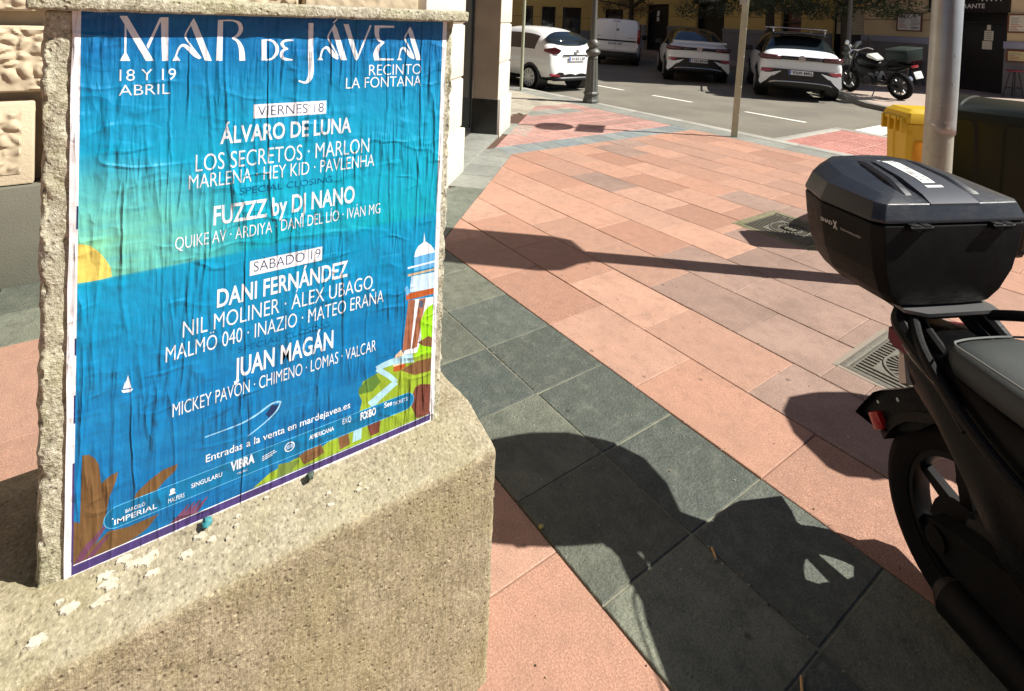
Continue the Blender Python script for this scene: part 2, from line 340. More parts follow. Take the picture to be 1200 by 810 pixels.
STRIPS=[([[[0.1747,0.9766],[0.1735,0.9744],[0.1718,0.9711],[0.1699,0.9673],[0.1679,0.9633],[0.1662,0.9596],[0.1651,0.9565],[0.1646,0.9542],[0.1644,0.9523],[0.1647,0.9506],[0.1652,0.9491],[0.1659,0.9477],[0.1668,0.946],[0.1679,0.9439],[0.1693,0.9417],[0.1709,0.9394],[0.1726,0.937],[0.1745,0.9343],[0.1765,0.9315],[0.1789,0.928],[0.1816,0.924],[0.1845,0.9198],[0.1872,0.9158],[0.1896,0.9123],[0.1912,0.9099]],[[0.1767,0.9753],[0.1756,0.973],[0.1739,0.9697],[0.1721,0.9658],[0.1702,0.9619],[0.1687,0.9583],[0.1677,0.9555],[0.1673,0.9536],[0.1672,0.9524],[0.1674,0.9515],[0.1677,0.9505],[0.1683,0.9493],[0.1691,0.9476],[0.1701,0.9456],[0.1714,0.9435],[0.1728,0.9412],[0.1745,0.9387],[0.1764,0.936],[0.1783,0.9331],[0.1807,0.9297],[0.1835,0.9257],[0.1864,0.9216],[0.1893,0.9176],[0.1917,0.9142],[0.1934,0.9118]]],'white'),([[[0.1521,0.9103],[0.1527,0.9123],[0.1534,0.9152],[0.1542,0.9186],[0.1552,0.922],[0.1562,0.9251],[0.1571,0.9274],[0.1581,0.9292],[0.1591,0.9307],[0.16,0.9318],[0.161,0.9326],[0.1618,0.933],[0.1626,0.933],[0.1633,0.9327],[0.1643,0.932],[0.1654,0.931],[0.1667,0.9296],[0.1681,0.928],[0.1696,0.9265],[0.1711,0.9249],[0.1727,0.923],[0.1744,0.9209],[0.1762,0.9188],[0.178,0.9168],[0.1798,0.915],[0.1816,0.9136],[0.1835,0.9123],[0.1854,0.9113],[0.1871,0.9104],[0.1885,0.9097],[0.1896,0.9092]],[[0.1495,0.9112],[0.15,0.9133],[0.1507,0.9162],[0.1515,0.9196],[0.1524,0.9231],[0.1533,0.9265],[0.1543,0.9292],[0.1553,0.9313],[0.1564,0.9332],[0.1576,0.9348],[0.1589,0.9361],[0.1605,0.9372],[0.1623,0.9378],[0.1643,0.9378],[0.1663,0.9372],[0.1682,0.9364],[0.1701,0.9353],[0.172,0.934],[0.1738,0.9327],[0.1757,0.9312],[0.1778,0.9293],[0.1798,0.9273],[0.1817,0.9254],[0.1834,0.9235],[0.1849,0.9218],[0.1863,0.9201],[0.1877,0.9183],[0.189,0.9166],[0.1901,0.9149],[0.1911,0.9136],[0.1918,0.9125]]],'white'),([[[0.227,0.9817],[0.2292,0.9817],[0.2323,0.9818],[0.236,0.982],[0.2397,0.982],[0.2432,0.9818],[0.2461,0.9814],[0.2482,0.9806],[0.2501,0.9796],[0.2516,0.9785],[0.2528,0.9773],[0.2537,0.9761],[0.2544,0.9749],[0.255,0.9737],[0.2554,0.9723],[0.2558,0.9708],[0.256,0.9692],[0.256,0.9676],[0.256,0.9662],[0.2558,0.965],[0.2554,0.9635],[0.2549,0.9619],[0.2542,0.9602],[0.2533,0.9586],[0.2525,0.9572],[0.2514,0.9559],[0.25,0.9545],[0.2484,0.9532],[0.2468,0.9519],[0.2454,0.9509],[0.2444,0.9501]],[[0.227,0.9844],[0.2291,0.9844],[0.2322,0.9846],[0.2359,0.9848],[0.2398,0.9849],[0.2434,0.9848],[0.2465,0.9846],[0.2491,0.9843],[0.2515,0.9838],[0.2537,0.9832],[0.2558,0.9823],[0.2578,0.9811],[0.2595,0.9795],[0.261,0.9775],[0.2622,0.9752],[0.263,0.9727],[0.2635,0.9702],[0.2637,0.9676],[0.2635,0.9651],[0.263,0.9626],[0.262,0.9603],[0.2608,0.9581],[0.2594,0.9562],[0.258,0.9544],[0.2564,0.9529],[0.2545,0.9515],[0.2524,0.9503],[0.2503,0.9494],[0.2483,0.9487],[0.2467,0.9481],[0.2456,0.9476]]],'white'),([[[0.2445,0.9482],[0.2456,0.9474],[0.2471,0.9464],[0.2489,0.9452],[0.2506,0.9438],[0.2521,0.9424],[0.2531,0.9408],[0.254,0.9391],[0.2548,0.9371],[0.2555,0.9349],[0.2561,0.9324],[0.2567,0.9299],[0.2571,0.9271],[0.2575,0.9239],[0.2578,0.9199],[0.2581,0.9155],[0.2582,0.9113],[0.2584,0.9077],[0.2585,0.905]],[[0.2455,0.9506],[0.2467,0.9502],[0.2484,0.9497],[0.2505,0.9489],[0.2528,0.948],[0.2551,0.9466],[0.2572,0.9449],[0.259,0.9429],[0.2607,0.9407],[0.2622,0.9382],[0.2637,0.9355],[0.2649,0.9325],[0.266,0.9292],[0.2669,0.9253],[0.2676,0.9208],[0.2682,0.9161],[0.2686,0.9118],[0.2689,0.9082],[0.2692,0.9056]]],'white'),([[[0.298,0.9471],[0.2989,0.9054]],[[0.307,0.9472],[0.308,0.9053]]],'white'),([[[0.3038,0.9446],[0.3054,0.9446],[0.3075,0.9446],[0.3099,0.9445],[0.3124,0.9443],[0.3147,0.9439],[0.3165,0.9432],[0.318,0.942],[0.3194,0.9405],[0.3207,0.9388],[0.3218,0.937],[0.3227,0.9352],[0.3234,0.9334],[0.3239,0.9316],[0.3242,0.9296],[0.3244,0.9275],[0.3245,0.9254],[0.3243,0.9234],[0.3239,0.9216],[0.3233,0.9197],[0.3223,0.9175],[0.3211,0.9154],[0.3197,0.9133],[0.3181,0.9115],[0.3166,0.9101],[0.3149,0.9092],[0.3127,0.9086],[0.3104,0.9083],[0.3081,0.9081],[0.3061,0.9081],[0.3046,0.9079]],[[0.3038,0.9475],[0.3053,0.9475],[0.3074,0.9476],[0.3099,0.9478],[0.3126,0.9478],[0.3154,0.9475],[0.3179,0.9468],[0.3202,0.9457],[0.3224,0.9443],[0.3245,0.9426],[0.3264,0.9406],[0.3281,0.9384],[0.3294,0.936],[0.3304,0.9334],[0.331,0.9306],[0.3313,0.9277],[0.3313,0.9248],[0.3309,0.9219],[0.3301,0.9191],[0.3288,0.9165],[0.3271,0.914],[0.3251,0.9117],[0.323,0.9097],[0.3208,0.908],[0.3185,0.9066],[0.316,0.9056],[0.3133,0.9052],[0.3107,0.905],[0.3082,0.9051],[0.3062,0.9051],[0.3048,0.9051]]],'white'),([[[0.3584,0.9476],[0.3566,0.9477],[0.3541,0.9478],[0.3511,0.9479],[0.348,0.9479],[0.345,0.9478],[0.3425,0.9474],[0.3404,0.9467],[0.3385,0.9458],[0.3369,0.9446],[0.3355,0.9432],[0.3345,0.9415],[0.3339,0.9394],[0.3341,0.9371],[0.3349,0.9351],[0.336,0.9333],[0.3373,0.9317],[0.3387,0.9304],[0.3401,0.9292],[0.3417,0.9284],[0.3434,0.9279],[0.3451,0.9277],[0.3466,0.9276],[0.3478,0.9276],[0.3486,0.9275]],[[0.3585,0.9447],[0.3567,0.9446],[0.3542,0.9444],[0.3513,0.9442],[0.3483,0.9439],[0.3457,0.9435],[0.3438,0.943],[0.3425,0.9423],[0.3415,0.9414],[0.3407,0.9405],[0.3402,0.9397],[0.34,0.939],[0.34,0.9387],[0.34,0.9385],[0.3403,0.9378],[0.3408,0.9366],[0.3416,0.9354],[0.3424,0.9342],[0.3431,0.9333],[0.3437,0.9326],[0.3447,0.9319],[0.3459,0.9313],[0.3471,0.9307],[0.3483,0.9302],[0.3491,0.9298]]],'white'),([[[0.3486,0.9298],[0.3475,0.9297],[0.3458,0.9296],[0.3439,0.9295],[0.3418,0.9292],[0.3397,0.9285],[0.3378,0.9274],[0.3363,0.9258],[0.3351,0.9239],[0.3342,0.9219],[0.3335,0.9197],[0.3331,0.9175],[0.3332,0.9153],[0.3336,0.9133],[0.3344,0.9113],[0.3355,0.9095],[0.337,0.9078],[0.3389,0.9064],[0.3412,0.9054],[0.344,0.9047],[0.3472,0.9045],[0.3506,0.9044],[0.3539,0.9044],[0.3567,0.9045],[0.3586,0.9045]],[[0.3491,0.9275],[0.348,0.9271],[0.3465,0.9265],[0.3448,0.9259],[0.3432,0.9251],[0.3419,0.9243],[0.3412,0.9235],[0.3408,0.9226],[0.3403,0.9213],[0.3399,0.9198],[0.3397,0.9183],[0.3396,0.917],[0.3397,0.916],[0.3399,0.9151],[0.3402,0.9142],[0.3406,0.9133],[0.3412,0.9124],[0.342,0.9116],[0.3431,0.9108],[0.3449,0.91],[0.3476,0.9092],[0.3508,0.9085],[0.354,0.908],[0.3568,0.9075],[0.3587,0.9071]]],'white'),([[[0.388,0.9824],[0.3881,0.9781],[0.3881,0.9722],[0.3881,0.9653],[0.3882,0.9579],[0.3883,0.9507],[0.3883,0.9444],[0.3884,0.939],[0.3885,0.9339],[0.3886,0.929],[0.3887,0.9242],[0.3888,0.9195],[0.389,0.9145],[0.3892,0.9094],[0.3896,0.904],[0.39,0.8988],[0.3903,0.8937],[0.3905,0.8891],[0.3906,0.8851],[0.3906,0.8815],[0.3906,0.8783],[0.3904,0.8755],[0.3902,0.873],[0.3899,0.8709],[0.3894,0.869],[0.3889,0.8672],[0.3882,0.8655],[0.3874,0.8639],[0.3865,0.8626],[0.3855,0.8616],[0.3844,0.8609],[0.383,0.8606],[0.3807,0.8609],[0.3782,0.8616],[0.3756,0.8624],[0.3734,0.8632],[0.3718,0.8637]],[[0.3985,0.9824],[0.3986,0.9782],[0.3986,0.9723],[0.3987,0.9653],[0.3989,0.9578],[0.399,0.9507],[0.3991,0.9444],[0.3992,0.9389],[0.3994,0.9338],[0.3995,0.929],[0.3997,0.9242],[0.3998,0.9195],[0.4001,0.9147],[0.4003,0.9097],[0.4007,0.9044],[0.4012,0.8991],[0.4015,0.8939],[0.4017,0.889],[0.4018,0.8844],[0.4016,0.8805],[0.4013,0.8769],[0.4008,0.8735],[0.4002,0.8704],[0.3993,0.8675],[0.3981,0.8648],[0.3965,0.8624],[0.3947,0.8602],[0.3927,0.8584],[0.3905,0.8571],[0.3881,0.8561],[0.3855,0.8556],[0.3827,0.8558],[0.3798,0.8567],[0.3771,0.8579],[0.3745,0.8592],[0.3724,0.8602],[0.371,0.8609]]],'white'),([[[0.4378,0.9742],[0.4367,0.9722],[0.4349,0.9692],[0.4329,0.9658],[0.4309,0.9621],[0.4293,0.9587],[0.4282,0.9556],[0.4279,0.9532],[0.4281,0.951],[0.4286,0.9492],[0.4295,0.9475],[0.4304,0.9458],[0.4314,0.9439],[0.4327,0.9416],[0.4342,0.9391],[0.4358,0.9366],[0.4376,0.9339],[0.4394,0.9313],[0.441,0.9286],[0.4427,0.9258],[0.4446,0.9226],[0.4464,0.9193],[0.4481,0.9163],[0.4496,0.9137],[0.4507,0.9118]],[[0.4402,0.9729],[0.4391,0.9708],[0.4375,0.9678],[0.4356,0.9643],[0.4338,0.9607],[0.4323,0.9574],[0.4315,0.9548],[0.4313,0.953],[0.4314,0.9516],[0.4318,0.9503],[0.4324,0.949],[0.4333,0.9474],[0.4343,0.9454],[0.4355,0.9432],[0.437,0.9409],[0.4386,0.9384],[0.4404,0.9357],[0.4422,0.933],[0.4439,0.9303],[0.4456,0.9274],[0.4475,0.9242],[0.4493,0.9209],[0.4511,0.9179],[0.4525,0.9153],[0.4536,0.9134]]],'white'),([[[0.416,0.908],[0.4164,0.91],[0.417,0.9127],[0.4176,0.9159],[0.4184,0.9191],[0.4192,0.922],[0.4202,0.9241],[0.4212,0.9256],[0.4223,0.9269],[0.4235,0.9279],[0.4246,0.9285],[0.4256,0.9288],[0.4262,0.9287],[0.4267,0.9284],[0.4274,0.9276],[0.4283,0.9264],[0.4293,0.9249],[0.4306,0.9231],[0.4319,0.9215],[0.4333,0.9198],[0.4347,0.918],[0.4362,0.916],[0.4378,0.9139],[0.4395,0.912],[0.4413,0.9102],[0.4433,0.9088],[0.4453,0.9077],[0.4472,0.9068],[0.4489,0.9061],[0.4503,0.9055],[0.4514,0.9051]],[[0.4128,0.9088],[0.4132,0.9107],[0.4136,0.9135],[0.4142,0.9167],[0.4149,0.9201],[0.4157,0.9233],[0.4167,0.9259],[0.4178,0.928],[0.4192,0.9298],[0.4207,0.9313],[0.4224,0.9326],[0.4242,0.9335],[0.4264,0.9339],[0.4287,0.9335],[0.4309,0.9326],[0.4328,0.9314],[0.4347,0.93],[0.4364,0.9286],[0.438,0.9272],[0.4398,0.9255],[0.4416,0.9236],[0.4433,0.9216],[0.4449,0.9197],[0.4463,0.9179],[0.4475,0.9164],[0.4487,0.915],[0.4499,0.9135],[0.451,0.912],[0.4522,0.9106],[0.4531,0.9094],[0.4539,0.9085]]],'white'),([[[0.441,0.9827],[0.4505,0.9935]],[[0.439,0.9845],[0.449,0.9949]]],'white'),([[[0.5214,0.9814],[0.5199,0.9776],[0.518,0.9723],[0.5156,0.966],[0.513,0.9592],[0.5104,0.9524],[0.508,0.9459],[0.5054,0.9392],[0.5025,0.9319],[0.4996,0.9245],[0.4969,0.9177],[0.4946,0.9118],[0.493,0.9077]],[[0.5254,0.98],[0.5239,0.9761],[0.5219,0.9709],[0.5194,0.9646],[0.5168,0.9578],[0.5141,0.951],[0.5116,0.9445],[0.509,0.9378],[0.5061,0.9305],[0.5032,0.9231],[0.5005,0.9162],[0.4983,0.9104],[0.4966,0.9062]]],'white'),([[[0.5793,0.9804],[0.577,0.9805],[0.5738,0.9805],[0.5701,0.9806],[0.5661,0.9807],[0.5622,0.9808],[0.5586,0.9809],[0.5552,0.9809],[0.5515,0.981],[0.548,0.981],[0.5447,0.9811],[0.542,0.9811],[0.54,0.9811]],[[0.5793,0.9765],[0.5771,0.9764],[0.5739,0.9763],[0.5702,0.9762],[0.5662,0.9761],[0.5623,0.9759],[0.5587,0.9758],[0.5553,0.9756],[0.5517,0.9754],[0.5482,0.9752],[0.5449,0.975],[0.5422,0.9748],[0.5402,0.9747]]],'white'),([[[0.532,0.9807],[0.5321,0.9786],[0.5321,0.9756],[0.5322,0.972],[0.5324,0.968],[0.5327,0.9642],[0.5334,0.9607],[0.5343,0.9576],[0.5354,0.9548],[0.5367,0.9521],[0.5383,0.9497],[0.54,0.9474],[0.5421,0.9455],[0.5446,0.9439],[0.5474,0.9429],[0.5501,0.9423],[0.5526,0.9419],[0.5547,0.9416],[0.5561,0.9414]],[[0.5447,0.9802],[0.5445,0.978],[0.5441,0.9749],[0.5438,0.9715],[0.5434,0.9679],[0.5432,0.9646],[0.5433,0.962],[0.5435,0.9597],[0.544,0.9573],[0.5445,0.9551],[0.5452,0.9531],[0.546,0.9513],[0.5468,0.9499],[0.5479,0.9487],[0.5495,0.9474],[0.5515,0.9463],[0.5536,0.9453],[0.5555,0.9445],[0.5569,0.9438]]],'white'),([[[0.5557,0.9437],[0.5541,0.9431],[0.5519,0.9423],[0.5491,0.9413],[0.5462,0.94],[0.5433,0.9384],[0.5407,0.9363],[0.5386,0.9339],[0.5367,0.9312],[0.535,0.9284],[0.5336,0.9254],[0.5325,0.9223],[0.5317,0.919],[0.5315,0.9155],[0.5319,0.9119],[0.5326,0.9087],[0.5333,0.9058],[0.534,0.9035],[0.5343,0.902]],[[0.5572,0.9415],[0.5559,0.9404],[0.5541,0.9389],[0.552,0.9372],[0.55,0.9353],[0.5483,0.9333],[0.5471,0.9315],[0.5463,0.9295],[0.5454,0.9272],[0.5448,0.9246],[0.5442,0.9221],[0.5439,0.9196],[0.5437,0.9176],[0.5438,0.9156],[0.5441,0.9132],[0.5446,0.9106],[0.5452,0.908],[0.5458,0.9057],[0.5461,0.9039]]],'white'),([[[0.5381,0.9023],[0.5402,0.9023],[0.5431,0.9022],[0.5465,0.9022],[0.5502,0.9021],[0.5541,0.9021],[0.5578,0.9021],[0.5617,0.9021],[0.566,0.9021],[0.5704,0.9022],[0.5745,0.9023],[0.578,0.9024],[0.5805,0.9024]],[[0.5382,0.9081],[0.5403,0.9079],[0.5431,0.9077],[0.5465,0.9074],[0.5503,0.9071],[0.5541,0.9068],[0.5577,0.9066],[0.5616,0.9064],[0.5658,0.9062],[0.5702,0.906],[0.5744,0.9059],[0.5779,0.9058],[0.5804,0.9057]]],'white'),([[[0.6152,0.9737],[0.6139,0.9716],[0.6119,0.9685],[0.6097,0.9649],[0.6075,0.9612],[0.6057,0.9576],[0.6046,0.9545],[0.6043,0.952],[0.6047,0.9499],[0.6055,0.9482],[0.6066,0.9467],[0.6076,0.9453],[0.6087,0.9434],[0.61,0.9411],[0.6115,0.9385],[0.6132,0.9357],[0.6149,0.9328],[0.6166,0.9298],[0.6183,0.927],[0.6199,0.9239],[0.6218,0.9205],[0.6236,0.9171],[0.6253,0.9139],[0.6267,0.9112],[0.6278,0.9093]],[[0.618,0.9723],[0.6168,0.9701],[0.615,0.967],[0.6129,0.9633],[0.6109,0.9596],[0.6093,0.9562],[0.6084,0.9536],[0.6083,0.952],[0.6085,0.9509],[0.609,0.9499],[0.6099,0.9487],[0.611,0.9471],[0.6122,0.945],[0.6135,0.9427],[0.6149,0.9401],[0.6166,0.9373],[0.6183,0.9344],[0.6201,0.9315],[0.6218,0.9285],[0.6235,0.9255],[0.6254,0.9221],[0.6273,0.9187],[0.6291,0.9155],[0.6306,0.9129],[0.6316,0.9109]]],'white'),([[[0.5946,0.9046],[0.595,0.9069],[0.5956,0.9103],[0.5963,0.9142],[0.597,0.9181],[0.5979,0.9216],[0.5988,0.9242],[0.5997,0.9258],[0.6006,0.927],[0.6015,0.9278],[0.6023,0.9281],[0.6029,0.9281],[0.6033,0.928],[0.6038,0.9276],[0.6046,0.9266],[0.6057,0.9251],[0.607,0.9233],[0.6084,0.9214],[0.6098,0.9196],[0.6112,0.918],[0.6126,0.9162],[0.6141,0.9143],[0.6157,0.9124],[0.6174,0.9106],[0.6193,0.9089],[0.6214,0.9075],[0.6236,0.9064],[0.6257,0.9054],[0.6277,0.9047],[0.6292,0.9041],[0.6304,0.9037]],[[0.5915,0.9052],[0.5918,0.9075],[0.5923,0.9109],[0.5929,0.9148],[0.5935,0.9189],[0.5943,0.9226],[0.5951,0.9255],[0.5961,0.9277],[0.5972,0.9295],[0.5986,0.931],[0.6002,0.9321],[0.6021,0.9327],[0.6043,0.9328],[0.6067,0.9321],[0.6088,0.9309],[0.6108,0.9294],[0.6127,0.9278],[0.6145,0.9262],[0.6162,0.9247],[0.618,0.9231],[0.6197,0.9213],[0.6213,0.9194],[0.6228,0.9177],[0.6242,0.9161],[0.6255,0.9147],[0.6267,0.9134],[0.6281,0.912],[0.6295,0.9106],[0.6309,0.9092],[0.6321,0.908],[0.633,0.9072]]],'white'),([[[0.6525,0.1977],[0.6461,0.1982],[0.6371,0.1989],[0.6266,0.1997],[0.6155,0.2004],[0.605,0.2008],[0.596,0.2009],[0.5882,0.2004],[0.5808,0.1995],[0.5741,0.1983],[0.5684,0.1971],[0.5637,0.1961],[0.5603,0.1955]],[[0.658,0.1737],[0.6512,0.1752],[0.6419,0.1774],[0.631,0.1799],[0.6199,0.1823],[0.6095,0.1843],[0.601,0.1855],[0.5939,0.1858],[0.587,0.1855],[0.5806,0.1849],[0.5748,0.184],[0.57,0.1832],[0.5663,0.1827]]],'river'),([[[0.5605,0.1848],[0.5635,0.1821],[0.5677,0.1785],[0.5726,0.1742],[0.5778,0.1697],[0.5828,0.1652],[0.5871,0.1612],[0.5911,0.1572],[0.5954,0.1529],[0.5996,0.1484],[0.6036,0.1443],[0.6069,0.1406],[0.6095,0.138]],[[0.566,0.1935],[0.5691,0.191],[0.5734,0.1876],[0.5785,0.1835],[0.5841,0.1789],[0.5895,0.1742],[0.5945,0.1697],[0.599,0.165],[0.6035,0.16],[0.6077,0.155],[0.6115,0.1504],[0.6146,0.1466],[0.6168,0.1439]]],'river'),([[[0.6087,0.1471],[0.6054,0.1457],[0.601,0.1438],[0.5956,0.1416],[0.5898,0.139],[0.5839,0.1364],[0.5783,0.1338],[0.5724,0.131],[0.5659,0.1278],[0.5593,0.1246],[0.5532,0.1215],[0.548,0.1189],[0.5443,0.117]],[[0.6176,0.1347],[0.6144,0.133],[0.6101,0.1308],[0.6051,0.1282],[0.5996,0.1253],[0.594,0.1223],[0.5887,0.1193],[0.5831,0.1162],[0.5769,0.1126],[0.5706,0.109],[0.5647,0.1055],[0.5597,0.1026],[0.5562,0.1006]]],'river'),([[[0.0213,0.0157],[0.0227,0.0186],[0.0246,0.0227],[0.0269,0.0276],[0.0293,0.0326],[0.0318,0.0374],[0.0341,0.0414],[0.0365,0.0447],[0.039,0.0478],[0.0417,0.0507],[0.0445,0.0536],[0.0472,0.0565],[0.0497,0.0595],[0.052,0.0628],[0.0543,0.0662],[0.0565,0.0695],[0.0584,0.0726],[0.06,0.0753],[0.0612,0.0772]],[[0.0124,0.0267],[0.0139,0.0294],[0.016,0.0333],[0.0185,0.0379],[0.0212,0.0427],[0.0241,0.0474],[0.027,0.0513],[0.03,0.0546],[0.0331,0.0574],[0.0363,0.0599],[0.0394,0.0621],[0.0424,0.0643],[0.0451,0.0665],[0.0478,0.069],[0.0506,0.0715],[0.0533,0.0741],[0.0557,0.0764],[0.0578,0.0784],[0.0593,0.0799]]],'plum'),([[[0.0311,0.0142],[0.0328,0.0165],[0.0352,0.0197],[0.0381,0.0235],[0.0412,0.0276],[0.0443,0.0316],[0.0471,0.0352],[0.0499,0.0387],[0.0529,0.0423],[0.056,0.0459],[0.0588,0.0492],[0.0611,0.052],[0.0629,0.054]],[[0.0251,0.0231],[0.0269,0.0252],[0.0295,0.0282],[0.0326,0.0317],[0.036,0.0354],[0.0394,0.039],[0.0426,0.0422],[0.0458,0.0451],[0.0494,0.048],[0.0529,0.0508],[0.0562,0.0533],[0.059,0.0553],[0.0611,0.0569]]],'plum'),([[[0.1591,0.0176],[0.161,0.0193],[0.1637,0.0216],[0.1669,0.0244],[0.1703,0.0274],[0.1736,0.0305],[0.1764,0.0334],[0.1788,0.0365],[0.1812,0.0398],[0.1833,0.0432],[0.1852,0.0463],[0.1868,0.0489],[0.188,0.0508]],[[0.1538,0.0262],[0.1558,0.0277],[0.1587,0.0297],[0.1621,0.0321],[0.1657,0.0346],[0.1691,0.0372],[0.1722,0.0395],[0.1749,0.0418],[0.1778,0.0443],[0.1805,0.0469],[0.183,0.0492],[0.1851,0.0512],[0.1866,0.0527]]],'plum'),([[[0.1691,0.0168],[0.171,0.0186],[0.1737,0.0211],[0.1769,0.0242],[0.1803,0.0274],[0.1836,0.0307],[0.1864,0.0338],[0.1888,0.0368],[0.1912,0.0401],[0.1934,0.0433],[0.1953,0.0463],[0.197,0.0489],[0.1982,0.0507]],[[0.1635,0.0253],[0.1656,0.0269],[0.1685,0.0292],[0.1719,0.0318],[0.1755,0.0347],[0.179,0.0374],[0.1821,0.0399],[0.1849,0.0422],[0.1878,0.0447],[0.1906,0.0471],[0.1931,0.0493],[0.1952,0.0512],[0.1968,0.0525]]],'plum'),([[[0.1791,0.0159],[0.181,0.0179],[0.1838,0.0207],[0.187,0.024],[0.1904,0.0275],[0.1937,0.031],[0.1965,0.0342],[0.199,0.0372],[0.2014,0.0404],[0.2036,0.0435],[0.2055,0.0464],[0.2072,0.0488],[0.2084,0.0505]],[[0.1733,0.0244],[0.1754,0.0261],[0.1784,0.0286],[0.1818,0.0316],[0.1855,0.0347],[0.1891,0.0377],[0.1922,0.0403],[0.195,0.0426],[0.198,0.045],[0.2008,0.0473],[0.2033,0.0494],[0.2054,0.0511],[0.207,0.0524]]],'plum'),([[[0.1909,0.0148],[0.1929,0.017],[0.1956,0.0201],[0.1989,0.0237],[0.2024,0.0276],[0.2057,0.0313],[0.2085,0.0346],[0.2109,0.0376],[0.2133,0.0407],[0.2156,0.0437],[0.2176,0.0464],[0.2193,0.0487],[0.2205,0.0503]],[[0.185,0.0233],[0.1871,0.0252],[0.19,0.028],[0.1935,0.0312],[0.1973,0.0347],[0.2009,0.0379],[0.2041,0.0407],[0.207,0.0431],[0.2099,0.0454],[0.2128,0.0476],[0.2154,0.0495],[0.2175,0.0511],[0.2191,0.0522]]],'plum'),([[[0.2133,0.1718],[0.2201,0.1718],[0.2298,0.1718],[0.2414,0.1718],[0.2534,0.1719],[0.2648,0.1721],[0.2742,0.1726],[0.2813,0.1733],[0.2872,0.1742],[0.2923,0.1752],[0.2969,0.1764],[0.3014,0.1777],[0.3062,0.1792],[0.3114,0.1811],[0.3167,0.1833],[0.3218,0.1858],[0.3267,0.1881],[0.3313,0.19],[0.3354,0.1913],[0.3392,0.1918],[0.3427,0.1917],[0.346,0.1913],[0.349,0.1906],[0.3515,0.19],[0.3534,0.1897]],[[0.2127,0.1739],[0.2194,0.1741],[0.2291,0.1742],[0.2406,0.1743],[0.2526,0.1746],[0.2639,0.175],[0.2731,0.1756],[0.2801,0.1764],[0.2859,0.1774],[0.2908,0.1786],[0.2952,0.1799],[0.2996,0.1814],[0.3044,0.1829],[0.3095,0.1848],[0.3146,0.187],[0.3197,0.1895],[0.3246,0.1918],[0.3293,0.1937],[0.3337,0.1951],[0.3378,0.1956],[0.3417,0.1956],[0.3453,0.1951],[0.3484,0.1945],[0.3509,0.1939],[0.3527,0.1936]]],'wake'),([[[0.3515,0.1929],[0.3508,0.191],[0.35,0.1884],[0.3491,0.1853],[0.3478,0.1821],[0.3461,0.1789],[0.3439,0.176],[0.3412,0.1732],[0.3379,0.1705],[0.3342,0.1677],[0.3301,0.165],[0.3258,0.1623],[0.3214,0.1596],[0.3162,0.1567],[0.3102,0.1536],[0.304,0.1506],[0.2981,0.1478],[0.2931,0.1454],[0.2896,0.1437]],[[0.3547,0.1904],[0.354,0.1886],[0.3531,0.1861],[0.352,0.183],[0.3505,0.1797],[0.3486,0.1764],[0.3462,0.1734],[0.3432,0.1706],[0.3398,0.1678],[0.336,0.1651],[0.3319,0.1624],[0.3275,0.1597],[0.3229,0.1571],[0.3177,0.1543],[0.3116,0.1513],[0.3052,0.1484],[0.2993,0.1457],[0.2942,0.1435],[0.2906,0.1419]]],'wake')]
